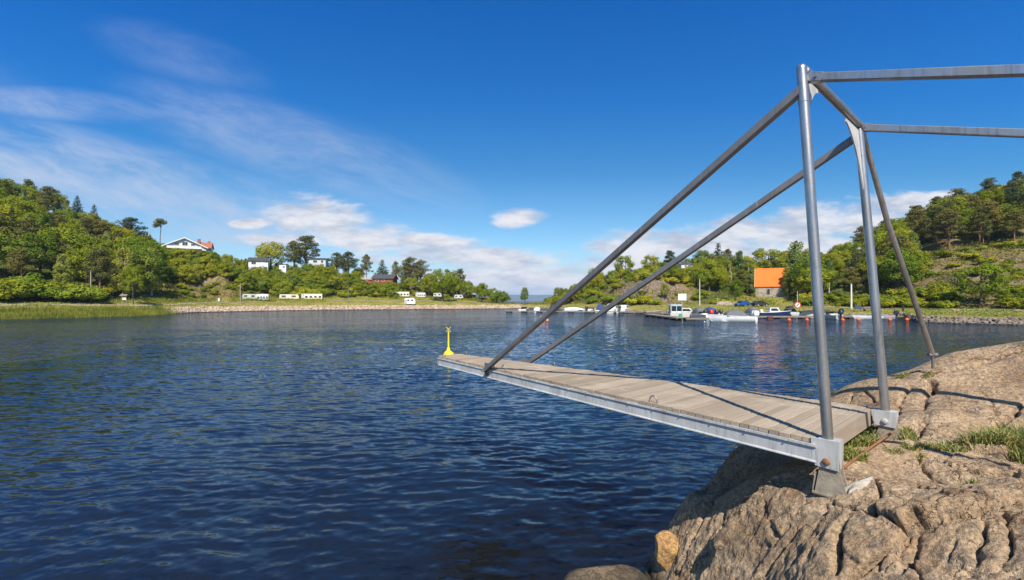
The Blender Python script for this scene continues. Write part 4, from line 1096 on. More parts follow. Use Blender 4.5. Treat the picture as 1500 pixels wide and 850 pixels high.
for hx, hy, wx_, row in HOUSES[:7]:
    for i in range(12):
        px = hx + random.uniform(-1.1, 1.1)*wx_; Y = hy - random.uniform(7, 20)
        g = gpt(px, Y); need = EYE + (HY-(row - 3 + random.uniform(-1.5, 2.5)))/F*Y - g.z
        if need > .5: plant('bush' if need < 2.6 else 'tall_shrub', px, Y, min(need, 6.5), random.uniform(1.0, 1.5), sink=.2)
# --- ground cover: nobody could count it
def cover(name, spec, mat, seed):
    r = np.random.default_rng(seed); PV, T = [], []
    for px0, px1, y0, y1, n, size, lift, rel in spec:
        px = r.uniform(px0, px1, n); s, fy, fh, my, mh, cy, ch = tab(px)
        base = s if rel == 's' else fy
        Y = base + r.uniform(y0, y1, n) if y1 > 1.5 or rel == 's' else fy + r.uniform(y0, y1, n)*(cy-fy)
        X = (px-CX)/F*Y
        keepm = fbm(X*.22, Y*.22, oct=3, s=seed) > (-.25 if rel != 's' else -1)
        if rel == 'f': keepm &= (r.uniform(size=n) < 1 - .45*((px > 1320) & (px < 1600) & (Y-fy > 9) & (Y-fy < 36)))
        px, X, Y = px[keepm], X[keepm], Y[keepm]; m_ = len(X)
        Z = gh(X, Y) + r.uniform(0, lift, m_)
        p = np.stack([X, Y, Z], 1); nrm = r.normal(size=(m_, 3))*.7 + np.array([0, -.3, .6]); nrm /= norm(nrm, axis=1)[:, None]
        a = np.cross(nrm, r.normal(size=(m_, 3))); a /= norm(a, axis=1)[:, None]; b = np.cross(nrm, a)
        sc = size*r.uniform(.5, 1.3, m_)[:, None]
        PV.append(np.stack([p+a*sc, p+b*sc*.55, p-a*sc, p-b*sc*.55], 1).reshape(-1, 3))
        T.append(np.repeat(np.clip(.5 + .5*fbm(X*.3, Y*.3, oct=3, s=seed+3) + r.uniform(-.25, .25, m_), 0, 1), 4))
    v = np.concatenate(PV); me = leaf_mesh(name, v, np.arange(len(v)).reshape(-1, 4), np.concatenate(T), mat)
    return tag(link(name, me), kind='stuff')
M_under = leaf_mat('undergrowth_foliage', [(.1, (0.052, 0.081, 0.014)), (.4, (0.109, 0.138, 0.021)), (.7, (0.201, 0.190, 0.040)), (.95, (0.299, 0.218, 0.081))])
cover('undergrowth', [(-420, 1950, 0.0, 1.05, 90000, .30, .8, 'f'), (220, 440, 0, .6, 14000, .22, .6, 'f'), (1290, 1700, .05, .6, 26000, .22, .6, 'f')], M_under, 5)
M_mead = leaf_mat('meadow_grass', [(0, (.14, .16, .024)), (.03, (.14, .16, .024)), (.1, (0.125, 0.159, 0.020)), (.4, (0.244, 0.242, 0.037)), (.75, (0.396, 0.307, 0.077)), (.95, (0.502, 0.354, 0.121))])
cover('meadow_grass', [(-420, 745, 3, 40, 34000, .16, .25, 's'), (800, 1950, 2, 42, 40000, .13, .2, 's')], M_mead, 8)
# reeds along the far left bank
r = np.random.default_rng(12); n_ = 42000
px = r.uniform(-420, 268, n_); px = px[r.uniform(size=n_) < sstep(268, 215, px)]; n_ = len(px)
s = tab(px)[0]; Y = s + r.uniform(-7.5, 3.2, n_); X = (px-CX)/F*Y; Z = np.maximum(gh(X, Y), -.2)
hh = r.uniform(.7, 1.5, n_)*sstep(-9, -4, Y-s-1); th = r.uniform(0, 6.28, n_); wv = np.stack([np.cos(th), np.sin(th), 0*th], 1)*.055
ln = np.stack([r.normal(0, .16, n_), r.normal(0, .16, n_), hh], 1); b = np.stack([X, Y, Z], 1)
v = np.stack([b-wv, b+wv, b+ln+wv*.2, b+ln-wv*.2], 1).reshape(-1, 3)
M_reed = leaf_mat('reed_leaves', [(.05, (0.132, 0.159, 0.028)), (.5, (0.244, 0.254, 0.050)), (.95, (0.383, 0.342, 0.094))])
tag(link('reeds', leaf_mesh('reeds', v, np.arange(len(v)).reshape(-1, 4), np.repeat(np.clip(.5+.5*fbm(X*.2, Y*.4, oct=3, s=77)+r.uniform(-.2, .2, n_), 0, 1), 4), M_reed)), kind='stuff')

# riprap along the shores
def riprap(name, spec, mat, seed):
    import bmesh
    r = np.random.default_rng(seed)
    bm = bmesh.new(); bmesh.ops.create_icosphere(bm, subdivisions=1, radius=1); bv = np.array([q.co[:] for q in bm.verts]); bf_ = np.array([[q.index for q in f.verts] for f in bm.faces]); bm.free()
    VV, FF = [], []; k = 0
    for px0, px1, n, y0, y1, s0, s1, hl in spec:
        for i in range(n):
            px = r.uniform(px0, px1); s = float(tab(px)[0]); f_ = r.uniform(); Y = s + y0 + (y1-y0)*f_; X = (px-CX)/F*Y
            z = -.15 + (hl+.15)*f_ + r.uniform(-.1, .1)
            sz = r.uniform(s0, s1); q = bv*(1 + r.normal(0, .16, (len(bv), 1)))*sz*np.array([r.uniform(.8, 1.4), r.uniform(.7, 1.1), r.uniform(.5, .85)])
            a = r.uniform(0, 6.28); ca_, sa_ = math.cos(a), math.sin(a)
            q = np.stack([q[:, 0]*ca_-q[:, 1]*sa_, q[:, 0]*sa_+q[:, 1]*ca_, q[:, 2]], 1) + np.array([X, Y, z])
            VV.append(q); FF.append(bf_+k); k += len(bv)
    me = big_mesh(name, np.concatenate(VV), np.concatenate(FF), mat, False)
    return tag(link(name, me), kind='stuff')
def stone_mat(name, a, b, c_):
    m, nt, bs = new_mat(name); ri = nt.n.new('ShaderNodeNewGeometry').outputs['Random Per Island']
    c = nt.ramp(ri, [(0, a), (.5, b), (1, c_)]); p = pos(nt)
    z = nt.add('ShaderNodeSeparateXYZ', Vector=p).outputs[2]
    c = nt.mix(nt.mapr(nt.noise(p, 3, 4, .7), .5, .7), c, (.17, .13, .10))
    c = nt.mix(nt.mapr(z, .22, .05), c, (.05, .04, .03))
    nt.put(bs.inputs['Base Color'], c); bs.inputs['Roughness'].default_value = .9
    return m
riprap('shore_stones', [(240, 765, 3600, -.3, 4.0, .2, .5, 1.5)], stone_mat('pinkish_shore_stone', (.30, .20, .14), (.42, .30, .215), (.50, .39, .30)), 3)
riprap('sea_wall_stones', [(1330, 1900, 1500, -.5, 1.5, .16, .36, .85), (880, 1340, 900, -.5, 2.2, .2, .45, .75), (750, 880, 300, -.4, 3, .2, .45, .8)], stone_mat('grey_wall_stone', (.10, .075, .058), (.18, .14, .11), (.27, .215, .17)), 4)
# ================================================================ BUILDINGS, BOATS, CARS AND OTHER THINGS
def flat(name, c, rough=.5, var=.12, scale=2.0, **k): return simple(name, c, rough, 0.0, var, scale, **k)
white = flat('white_paint', (.66, .66, .64), .4); cream = flat('cream_paint', (.66, .60, .48), .6); grey = flat('grey_paint', (.35, .36, .37), .5)
dark = flat('dark_plastic', (.03, .03, .034), .4); black_f = flat('black_fabric', (.025, .026, .03), .85); blue_f = flat('blue_fabric', (.03, .05, .16), .8); grey_f = flat('grey_fabric', (.12, .12, .13), .85)
glass = simple('window_glass', (.02, .028, .035), .08, var=.2, spec=.8)
red_wood = flat('red_brown_timber', (.28, .06, .022), .8, .3, 6.0); wood = flat('grey_timber', (.22, .18, .14), .9, .35, 3.0); pale_wood = flat('pale_timber', (.36, .31, .25), .9, .3, 3.0)
slate = flat('dark_roofing', (.06, .06, .065), .85, .3); brown_roof = flat('brown_roofing', (.17, .09, .06), .85, .3)
tile_red = simple('red_roof_tile', (.36, .12, .06), .8, var=.3, scale=8, bump=.3, bscale=6)
tile_or = simple('orange_roof_tile', (.76, .165, .014), .8, var=.22, scale=3.5, bump=.5, bscale=9, thr=(.4, .65))
orange = flat('orange_plastic', (.78, .125, .02), .5); yellow = flat('yellow_paint', (.90, .60, .004), .45, .1); sal = flat('faded_orange_plastic', (.88, .30, .12), .5)
navy = flat('navy_paint', (.012, .025, .09), .3); maroon = flat('maroon_plastic', (.10, .02, .018), .7); red_p = flat('red_paint', (.62, .03, .02), .4); green_p = flat('green_paint', (.04, .28, .14), .5)
carblue = flat('blue_car_paint', (.02, .07, .26), .25, spec=.7); cargrey = flat('dark_car_paint', (.035, .035, .045), .25, spec=.7); rubber = flat('rubber', (.018, .018, .018), .85)
def stonewall():
    m, nt, bs = new_mat('rubble_masonry'); p = objco(nt)
    vo = nt.add('ShaderNodeTexVoronoi'); nt.put(vo.inputs['Vector'], nt.mapping(p, (1, 1, 1.5))); vo.inputs['Scale'].default_value = 2.3
    vd = nt.add('ShaderNodeTexVoronoi', feature='DISTANCE_TO_EDGE'); nt.put(vd.inputs['Vector'], nt.mapping(p, (1, 1, 1.5))); vd.inputs['Scale'].default_value = 2.3
    sp = nt.add('ShaderNodeSeparateColor'); nt.put(sp.inputs[0], vo.outputs['Color'])
    c = nt.ramp(sp.outputs[0], [(0, (.18, .14, .11)), (.5, (.33, .265, .20)), (1, (.46, .36, .28))])
    c = nt.mix(nt.mapr(vd.outputs['Distance'], .10, .02), c, (.40, .36, .31))
    nt.put(bs.inputs['Base Color'], c); bs.inputs['Roughness'].default_value = .95
    b = nt.add('ShaderNodeBump'); b.inputs['Strength'].default_value = .6; b.inputs['Distance'].default_value = .06
    nt.put(b.inputs['Height'], nt.mapr(vd.outputs['Distance'], 0, .12)); nt.put(bs.inputs['Normal'], b.outputs[0]); return m
masonry = stonewall()

def at_row(px, row, y0=None):
    """point of the ground seen at a pixel"""
    s = float(tab(px)[0]); ys = np.arange(s+1 if y0 is None else y0, s+110, .25); z = gh((px-CX)/F*ys, ys); r = HY - F*(z-EYE)/ys
    k = np.argmax(r <= row) if (r <= row).any() else int(np.argmin(np.abs(r-row)))
    return Vector(((px-CX)/F*ys[k], ys[k], z[k]))

def add_window(root, x, z, w_, h_, y, frame=white, dirn=(0, -1), arch=False):
    """a framed window on the front (-y) face, or on the +x end when dirn is (1,0)"""
    M = Matrix.Translation((x, y, z)) if dirn == (0, -1) else Matrix.Translation((x, y, z)) @ Matrix.Rotation(R(90), 4, 'Z')
    t = .09*min(1, w_)
    m_ = MB()
    for sx in (-1, 1): m_.box((sx*(w_/2-t/2), -.05, 0), (t, .10, h_), M)
    for sz in (-1, 1): m_.box((0, -.05, sz*(h_/2-t/2)), (w_-2*t, .10, t), M)
    m_.box((0, -.045, 0), (t*.6, .06, h_-2*t), M)
    f_ = part('window', m_, frame, root)
    g = MB(); g.box((0, -.012, 0), (w_-2*t, .02, h_-2*t), M); part('pane', g, glass, f_)
def gable_house(name, label, loc, rz, w_, d_, h_, rise, ridge, wallm, roofm, over=.45, wins=(), door=None, chim=None, trim=white, base=1.6, cat='house', zroof=.16):
    t = thing(name, label, cat, loc, rz)
    x, y = w_/2, d_/2; m_ = MB()
    if ridge == 'x':
        m_.prism([(-x, -y, -base), (-x, y, -base), (-x, y, h_), (-x, 0, h_+rise), (-x, -y, h_)], (w_, 0, 0))
    else:
        m_.prism([(-x, -y, -base), (x, -y, -base), (x, -y, h_), (0, -y, h_+rise), (-x, -y, h_)], (0, d_, 0))
    part('wall', m_, wallm, t)
    a = y if ridge == 'x' else x; sl_ = rise/a; e = over
    r_ = MB(); k = MB()
    hx = (x if ridge == 'x' else y) + over
    prof = [(-a-e, h_-sl_*e+.02), (0, h_+rise+.02), (a+e, h_-sl_*e+.02), (a+e, h_-sl_*e+.02+zroof), (0, h_+rise+.02+zroof*1.15), (-a-e, h_-sl_*e+.02+zroof)]
    if ridge == 'x': r_.prism([(-hx, u, v) for u, v in prof], (2*hx, 0, 0))
    else: r_.prism([(u, -hx, v) for u, v in prof], (0, 2*hx, 0))
    rf = part('roof', r_, roofm, t)
    for sgn in (-1, 1):
        bb = [(-a-e-.02, h_-sl_*e-.16), (0, h_+rise-.16), (a+e+.02, h_-sl_*e-.16), (a+e+.02, h_-sl_*e+.06+zroof), (0, h_+rise+.06+zroof*1.15), (-a-e-.02, h_-sl_*e+.06+zroof)]
        m_ = MB()
        if ridge == 'x': m_.prism([(sgn*(hx+.005), u, v) for u, v in bb], (sgn*.05, 0, 0))
        else: m_.prism([(u, sgn*(hx+.005), v) for u, v in bb], (0, sgn*.05, 0))
        part('bargeboard', m_, trim, rf)
    for wn in wins: add_window(t, wn[0], wn[1], wn[2], wn[3], -y-.002)
    if door:
        m_ = MB(); m_.box((door[0], -y-.03, door[1]/2), (door[2], .06, door[1])); dr = part('door', m_, trim, t)
        m_ = MB(); m_.box((door[0]+door[2]*.35, -y-.09, door[1]*.48), (.12, .06, .05)); part('handle', m_, dark, dr)
    if chim:
        m_ = MB(); m_.box((chim[0], chim[1], chim[2]), (.7, .7, 1.7)); m_.box((chim[0], chim[1], chim[2]+.9), (.85, .85, .1)); part('chimney', m_, chim[3], rf)
    return t
# white house with the balcony on the left hill
p = P(275, 369, 190); p.z = float(gh(p.x, p.y))
t = gable_house('hill_house', 'white wide gabled house with a balcony high on the left hill', p, R(24), 14.5, 9, 1.9, 3.5, 'y', white, slate, .9, wins=[(-2.7, 2.75, 1.5, .9), (0, 3.1, 1.9, 1.6), (2.7, 2.75, 1.5, .9)], base=3)
m_ = MB(); m_.box((0, -5.3, 1.05), (11.6, 1.5, .16)); bal = part('balcony', m_, white, t)
m_ = MB(); m_.box((0, -6.05, 1.55), (11.6, .06, .8)); m_.box((0, -6.05, 2.0), (11.7, .12, .07)); part('balcony_railing', m_, white, bal)
m_ = MB(); m_.prism([(2.0, 5.5, -3), (2.0, 10.5, -3), (2.0, 10.5, 3.0), (2.0, 8, 5.0), (2.0, 5.5, 3.0)], (5.2, 0, 0)); part('side_wing', m_, white, t)
m_ = MB(); m_.prism([(1.6, 4.9, 2.6), (1.6, 8, 5.06), (1.6, 11.1, 2.6), (1.6, 11.1, 2.8), (1.6, 8, 5.28), (1.6, 4.9, 2.8)], (6.0, 0, 0)); rf = part('roof', m_, tile_red, t)
m_ = MB(); m_.box((2.6, 7.2, 5.6), (1.0, .9, 2.0)); part('chimney', m_, tile_red, rf); m_ = MB(); m_.box((6.2, 8.2, 5.3), (.8, .8, 1.2)); part('chimney', m_, tile_red, rf)
p = P(380, 390, 207); p.z = float(gh(p.x, p.y))
gable_house('cottage', 'small white cottage with a dark roof on the left hillside', p, R(20), 7.8, 6, 2.5, 1.4, 'x', white, slate, .5, wins=[(-1.8, 1.45, 1.9, 1.3)], door=(1.6, 2.0, .9), base=2)
p = P(415.5, 398, 206); p.z = float(gh(p.x, p.y))
t = thing('garden_shed', 'narrow white flat-roofed shed below the tall hill pines', 'shed', p, R(10))
m_ = MB(); m_.box((0, 0, 1.2), (2.9, 3, 4.0)); part('wall', m_, white, t); m_ = MB(); m_.box((0, 0, 3.28), (3.3, 3.4, .14)); part('roof', m_, slate, t); add_window(t, .5, 2.2, .9, .8, -1.502)
p = P(467, 388, 222); p.z = float(gh(p.x, p.y))
t = gable_house('hill_cabin', 'grey and white cabin with a flat dark roof beside the tallest pine', p, R(10), 7.6, 6, 2.9, .5, 'x', flat('pale_grey_boards', (.50, .52, .54), .8), slate, .5, wins=[(-1.0, 1.7, 1.9, 1.3), (2.2, 1.7, 1.2, 1.3)], base=2)
p = P(564, 415, 222); p.z = float(gh(p.x, p.y))
t = gable_house('red_cabin', 'red timber cabin with a dark roof on the left hillside, the larger of two', p, R(-4), 10, 7, 2.4, 1.9, 'x', red_wood, slate, .5, wins=[(-2.6, 1.4, 1.4, 1.0), (.4, 1.4, 1.4, 1.0)], door=(2.6, 2.0, .9), trim=red_wood, base=1.5)
p = P(537, 412, 226); p.z = float(gh(p.x, p.y))
gable_house('red_cabin', 'low red timber cabin with a light brown roof, the smaller of two', p, R(6), 6.2, 5, 2.2, .9, 'x', red_wood, pale_wood, .4, wins=[(.6, 1.3, 1.2, .9)], trim=red_wood, base=1.5)
p = P(935, 404, 182); p.z = float(gh(p.x, p.y))
t = gable_house('hilltop_cabin', 'white flat-roofed cabin on the right hilltop seen between the struts', p, R(5), 5.2, 5, 2.1, .35, 'x', white, grey, .5, wins=[(-1.1, 1.3, 1.3, .8)], base=1.5)
for px_, lb, sc_ in ((1000, 'white house glimpsed between the pines above the white sign board', 1), (1011, 'small white gable glimpsed right of the other white house on the right slope', .8)):
    p = P(px_, 392, 176); p.z -= .4
    gable_house('villa', lb, p, R(10), 3.4*sc_, 4, 1.6*sc_, .8*sc_, 'x', white, slate, .3, wins=[(0, .9*sc_, .9*sc_, .7*sc_)], base=4)
# chapel
p = P(1130, 435, 142); p.z = float(gh(p.x, p.y))
t = gable_house('stone_chapel', 'small old stone chapel with a steep bright orange tiled roof', p, R(-30), 8.5, 7.0, 3.4, 5.3, 'x', masonry, tile_or, .28, trim=flat('pale_bargeboard', (.62, .52, .44), .7), base=1.5, cat='chapel', zroof=.18)
m_ = MB(); arch = [(-.32, 0), (.32, 0), (.32, 1.15)] + [(.32*math.cos(a), 1.15+.42*math.sin(a)) for a in np.linspace(0, math.pi, 9)[1:]]
m_.prism([(-.75+x_*1.25, -3.602, .75+z_*1.1) for x_, z_ in arch], (0, -.05, 0)); wf = part('window', m_, flat('window_surround', (.30, .24, .19), .9), t)
m_ = MB(); m_.prism([(-.75+x_, -3.653, .82+z_) for x_, z_ in arch], (0, -.01, 0)); part('pane', m_, glass, wf)

# ---------------- caravans and camper van
def wheel(mb, x, y, r, wd=.18): mb.tube([(x, y-wd/2, r), (x, y+wd/2, r)], r, 14)
shell = flat('caravan_shell', (.52, .52, .50), .45, .2)
def caravan(label, px, row, ln, awn=0, band=None, rz=0.0, bodym=shell):
    p = at_row(px, row); rz = math.atan((CX-px)/F)*.9; t = thing('caravan', label, 'caravan', p, rz, 'caravans on the left shore camp site'); t.scale = (.94, .94, .86)
    x = ln/2; m_ = MB()
    m_.prism([(-x, -1.05, .45), (x-.1, -1.05, .45), (x, -1.05, 1.1), (x-.45, -1.05, 2.35), (x-.8, -1.05, 2.5), (-x+.5, -1.05, 2.5), (-x+.12, -1.05, 2.3)], (0, 2.1, 0)); part('body', m_, bodym, t)
    for k in (-.28, .22):
        m_ = MB(); m_.box((k*ln, -1.065, 1.65), (ln*.22, .03, .65)); part('window', m_, glass, t)
    m_ = MB(); wheel(m_, 0, -.95, .32); part('wheel', m_, rubber, t)
    if band: m_ = MB(); m_.box((0, -1.062, 1.02), (ln*.96, .02, .3)); part('stripe', m_, band, t)
    if awn:
        m_ = MB(); m_.prism([(x-awn, -3.2, 0.02), (x-awn, -3.2, 1.85), (x-awn, -1.08, 2.45), (x-awn, -1.08, 0.02)], (awn*.98, 0, 0)); aw = part('awning', m_, flat('pale_canvas', (.60, .60, .60), .9) if awn < 4.3 else cream, t)
        for i in range(4):
            m_ = MB(); m_.box((x-awn+awn*(.14+.24*i), -3.215, 1.05), (awn*.13, .03, .8)); part('window', m_, glass, aw)
caravan('white caravan at the left end of the camp, nearest the pole', 366, 439.5, 5.0)
caravan('white caravan with a striped window awning, second from the left', 384, 439.5, 4.8, 4.2)
caravan('low cream caravan behind the hedge, third from the left', 424, 439.5, 7.5, 0, None, 0, cream)
caravan('grey and white caravan with a long dark windowed awning', 457, 438.5, 8.6, 7.4)
caravan('white caravan with a blue stripe and awning below the red cabins', 586, 434.5, 9.0, 6.0, navy)
caravan('pale caravan with an awning right of the blue striped one', 616, 435.5, 5.0, 4.2)
caravan('white caravan half hidden behind the large bright green tree', 641, 436.0, 4.2)
caravan('small white caravan standing alone right of the large bright tree', 672, 438.5, 4.6)
p = at_row(601, 446.8); t = thing('camper_van', 'white camper van with dark side windows parked just above the shore stones', 'camper van', p, R(4))
m_ = MB(); m_.prism([(-2.1, -1, .4), (2.1, -1, .4), (2.2, -1, 1.0), (2.0, -1, 2.0), (1.2, -1, 2.75), (-1.9, -1, 2.75), (-2.15, -1, 2.2)], (0, 2, 0)); part('body', m_, white, t)
for x_, w_ in ((.9, .8), (-.3, .0), (-.65, .75)):
    if w_: m_ = MB(); m_.box((x_, -1.012, 1.85), (w_, .03, .6)); part('window', m_, glass, t)
m_ = MB(); m_.box((-1.6, -1.012, 1.3), (.75, .03, 1.7)); dr = part('door', m_, grey, t); m_ = MB(); m_.box((-1.35, -1.04, 1.2), (.1, .04, .06)); part('handle', m_, dark, dr)
for x_ in (-1.3, 1.3):
    m_ = MB(); wheel(m_, x_, -.9, .33); wh = part('wheel', m_, rubber, t); m_ = MB(); m_.tube([(x_, -1.0, .33), (x_, -.985, .33)], .18, 12); part('rim', m_, grey, wh)

# ---------------- poles, boards, signs
def pole(name, label, px, top, row, r_=.12, mat=pale_wood, lamp=False, arm=False, group='poles along the shores', Y=None, cat='pole'):
    b = at_row(px, row) if Y is None else gpt(px, Y)
    h_ = EYE + (HY-top)/F*b.y - b.z
    t = thing(name, label, cat, b, 0, group)
    m_ = MB(); m_.tube([(0, 0, -.4), (0, 0, h_*.5), (0, 0, h_)], [r_*1.2, r_, r_*.75], 10); part('shaft', m_, mat, t, 40)
    m_ = MB()
    if lamp: m_.tube([(0, 0, h_-.15), (.5, -.2, h_+.15), (1.1, -.4, h_+.1)], .05, 8); part('arm', m_, grey, t); m_ = MB(); m_.box((1.25, -.45, h_+.06), (.7, .28, .16), bev=.05); part('lamp_head', m_, grey, t)
    elif arm: m_.bar((-.7, 0, h_-.5), (.7, 0, h_-.5), .1, .12); ca_ = part('crossarm', m_, wood, t); m_ = MB(); m_.tube([(.55, 0, h_-.44), (.55, 0, h_-.25)], .05, 8); part('insulator', m_, white, ca_); m_ = MB(); m_.tube([(-.55, 0, h_-.44), (-.55, 0, h_-.25)], .05, 8); part('insulator', m_, white, ca_)
    else: m_.tube([(0, 0, h_), (0, 0, h_+.06)], [r_, r_*.5], 10); part('cap', m_, grey, t)
    return t
pole('utility_pole', 'bare weathered pole in front of the dense bushes on the left bank', 133, 397, 441.5)
pole('utility_pole', 'slim grey pole at the left end of the caravan row', 352, 415, 445.5, .12)
pole('utility_pole', 'thin greenish pole on the empty meadow between the caravans', 510, 418, 444.5, .11, wood)
pole('street_lamp', 'tall pale lamp pole among trees left of the white hill house', 218, 339, 370, .16, flat('pale_pole_paint', (.55, .50, .40), .7), lamp=True, Y=186, cat='lamp')
pole('utility_pole', 'pole between the red cabin tree and the caravan awnings', 610, 410, 427, .14)
pole('flag_pole', 'tall white flag pole on the right meadow behind the cabin cruiser', 1025, 409, 448.5, .1, white)
pole('utility_pole', 'stout pale pole on the meadow between the two steel columns', 1247, 416, 453.0, .19, cream)
pole('utility_pole', 'thin light pole in front of the drooping birch on the right shore', 1168, 427, 452, .1, grey)
pole('utility_pole', 'thin grey pole among the trees left of the chapel', 1071, 398, 420, .12, grey, Y=150)
pole('radio_mast', 'thin white mast above the yellowish bush at the left shore tip', 726.5, 415, 440, .09, white, Y=224, cat='mast')
b = at_row(182, 443.5); t = thing('notice_board', 'small roofed notice board on posts above the reed bank', 'notice board', b)
for sx in (-.55, .55): m_ = MB(); m_.box((sx, 0, .9), (.12, .12, 1.9)); part('post', m_, pale_wood, t)
m_ = MB(); m_.box((0, -.03, 1.15), (.96, .06, 1.0)); part('board', m_, cream, t); m_ = MB(); m_.prism([(-.95, -.45, 1.82), (-.95, 0, 2.2), (-.95, .45, 1.82), (-.95, .45, 1.74), (-.95, 0, 2.1), (-.95, -.45, 1.74)], (1.9, 0, 0)); part('roof', m_, wood, t)
b = at_row(321, 442); t = thing('service_cabinet', 'small white cabinet by the path on the left shore', 'cabinet', b)
m_ = MB(); m_.box((0, 0, .6), (.65, .4, 1.2), bev=.03); part('body', m_, white, t); m_ = MB(); m_.box((0, 0, 1.23), (.75, .5, .06)); part('lid', m_, white, t)
# hedge lines before the caravans
for px0, px1, row, lb in ((205, 308, 443.2, 'long low clipped hedge below the white hill house'), (336, 402, 442.5, 'low green hedge in front of the two left caravans'), (402, 480, 441.8, 'low green hedge in front of the cream caravan'), (540, 622, 440.0, 'low yellowish hedge below the caravan with the blue stripe')):
    a, b = at_row(px0, row), at_row(px1, row); n_ = int((b-a).length/.7); c_ = [((b-a)*(k/n_)) for k in range(n_+1)]
    cl = [(q.x, q.y, .75 + random.uniform(-.1, .2), .7, .85) for q in c_]
    cl = [(x_, y_, z_ + float(gh(a.x+x_, a.y+y_)) - a.z, r1, r2) for x_, y_, z_, r1, r2 in cl]
    v, f, tn = leaves(cl, 2600, .13, int(px0)); o = link('hedge', leaf_mesh('hedge', v, f, tn, M_bush)); o.location = a; tag(o, lb, 'hedge')

# ---------------- docks
dock_wood = flat('weathered_dock_boards', (.25, .205, .16), .9, .35, 3.0)
def dock(label, a, b, wd, hgt=.45, floats=True, mat=dock_wood):
    a, b = Vector(a), Vector(b); a.z = b.z = 0; d = b-a; Ln = d.length; rz = math.atan2(d.y, d.x)
    t = thing('floating_dock', label, 'dock', a, rz)
    m_ = MB(); n_ = int(Ln/.35)
    for i in range(n_): m_.box(((i+.5)*Ln/n_, 0, hgt), (Ln/n_-.03, wd, .06))
    part('deck', m_, mat, t)
    for s_ in (-1, 1): m_ = MB(); m_.box((Ln/2, s_*(wd/2-.06), hgt-.125), (Ln, .1, .18)); part('side_board', m_, wood, t)
    k = 0.8
    while k < Ln:
        m_ = MB(); m_.box((k, 0, .1), (1.5, wd*.86, .42), bev=.04); part('float', m_, dark, t); k += 4.5
    return t
dock('long floating dock in front of the moored boats at the inlet mouth', G(742, 457.8), G(944, 459.6), 1.6, .5)
dock('oblique grey wooden dock leading to the white sign board', G(950, 463.2), G(1001, 470.0), 2.2)
dock('wooden dock section in front of the cabin cruiser, right of the sign', G(1002, 470.0), G(1066, 470.2), 2.0)
dock('long wooden dock lined with orange buoys on the right shore', G(1104, 466.9), G(1330, 466.4), 1.8)
# sign board on the dock
b = G(999, 469.0); b.z = .48; Yb = b.y
t = thing('dock_sign', 'blank white sign board on a tall post at the end of the oblique dock', 'sign', b)
hs = EYE + (HY-430)/F*Yb - .48
m_ = MB(); m_.tube([(0, 0, 0), (0, 0, hs+.15)], .055, 10); part('post', m_, grey, t); m_ = MB(); m_.box((0, -.09, hs-.62), (1.42, .05, 1.2), bev=.01); pn = part('panel', m_, white, t)
m_ = MB()
for sz in (-1, 1): m_.box((0, -.122, hs-.62+sz*.57), (1.42, .012, .05))
part('panel_edge', m_, grey, pn)
q = MB(); q.tube([(-.32, -.16, .28), (-.32, -.10, .28)], .34, 20); gq = MB()
t2 = thing('green_marker', 'round green buoy plate hung at the foot of the white sign board', 'marker', b)  # round green marker, a plain disc on a bracket
part('disc', q, green_p, t2); gq.tube([(-.32, -.10, .28), (-.05, -.06, .28)], .03, 8); part('bracket', gq, grey, t2)
# round prohibition sign
b = G(1168, 466.0); b.z = .48; Yb = b.y; hs = EYE + (HY-447)/F*Yb - .48
t = thing('round_sign', 'round white sign with a red ring and black bar standing on the right dock', 'sign', b)
m_ = MB(); m_.tube([(0, 0, 0), (0, 0, hs+.3)], .05, 10); part('post', m_, grey, t)
m_ = MB(); m_.tube([(0, -.07, hs), (0, -.10, hs)], .60, 32); fc = part('face', m_, white, t)
m_ = MB(); ring = [[(r_*math.cos(a), -y_, hs + r_*math.sin(a)) for a in np.linspace(0, 2*math.pi, 33)[:-1]] for r_, y_ in ((.60, .103), (.60, .115), (.45, .115), (.45, .103))]
m_.loft(ring, closed=True, caps=False); part('red_ring', m_, red_p, fc)
m_ = MB(); m_.prism([(-.30, -.103, hs-.22), (-.16, -.103, hs-.32), (.30, -.103, hs+.20), (.18, -.103, hs+.31)], (0, -.01, 0)); part('black_bar', m_, dark, fc)
# dark info board and bench on the right meadow
b = at_row(1257, 457); t = thing('info_board', 'dark panel board on two posts left of the bench on the right meadow', 'notice board', b)
for sx in (-.62, .62): m_ = MB(); m_.box((sx, 0, .75), (.1, .1, 1.6)); part('post', m_, wood, t)
m_ = MB(); m_.box((0, -.06, 1.05), (1.4, .05, .85)); part('panel', m_, flat('blue_grey_panel', (.05, .07, .11), .5), t)
b = at_row(1272, 456); t = thing('park_bench', 'dark wooden bench right of the dark panel board', 'bench', b)
for z_, y_ in ((.45, -.1), (.45, .15)): m_ = MB(); m_.box((0, y_, z_), (1.9, .2, .05)); part('seat', m_, wood, t)
m_ = MB(); m_.box((0, .34, .8), (1.9, .05, .3)); part('backrest', m_, wood, t)
for sx in (-.75, .75): m_ = MB(); m_.box((sx, .1, .25), (.08, .45, .5)); m_.box((sx, .33, .7), (.08, .05, .5)); part('leg', m_, dark, t)
b = at_row(1323, 456.5); t = thing('litter_bin', 'dark slim post bin on the right meadow by the shore', 'bin', b)
m_ = MB(); m_.tube([(0, 0, -.1), (0, 0, .95)], .17, 14); part('body', m_, dark, t, 40); m_ = MB(); m_.lathe([(.19, .95), (.2, 1.02), (.08, 1.12)]); part('lid', m_, dark, t)
for px_, row, lb in ((1399, 455.5, 'pale round stone on the meadow left of the lone spreading tree'), (1492, 456.5, 'pale stone on the meadow right of the lone spreading tree')):
    b = at_row(px_, row); boulder('field_stone', b + Vector((0, 0, .12)), .55, int(px_), lb, 'stone', (1.5, .8, .5), granite)
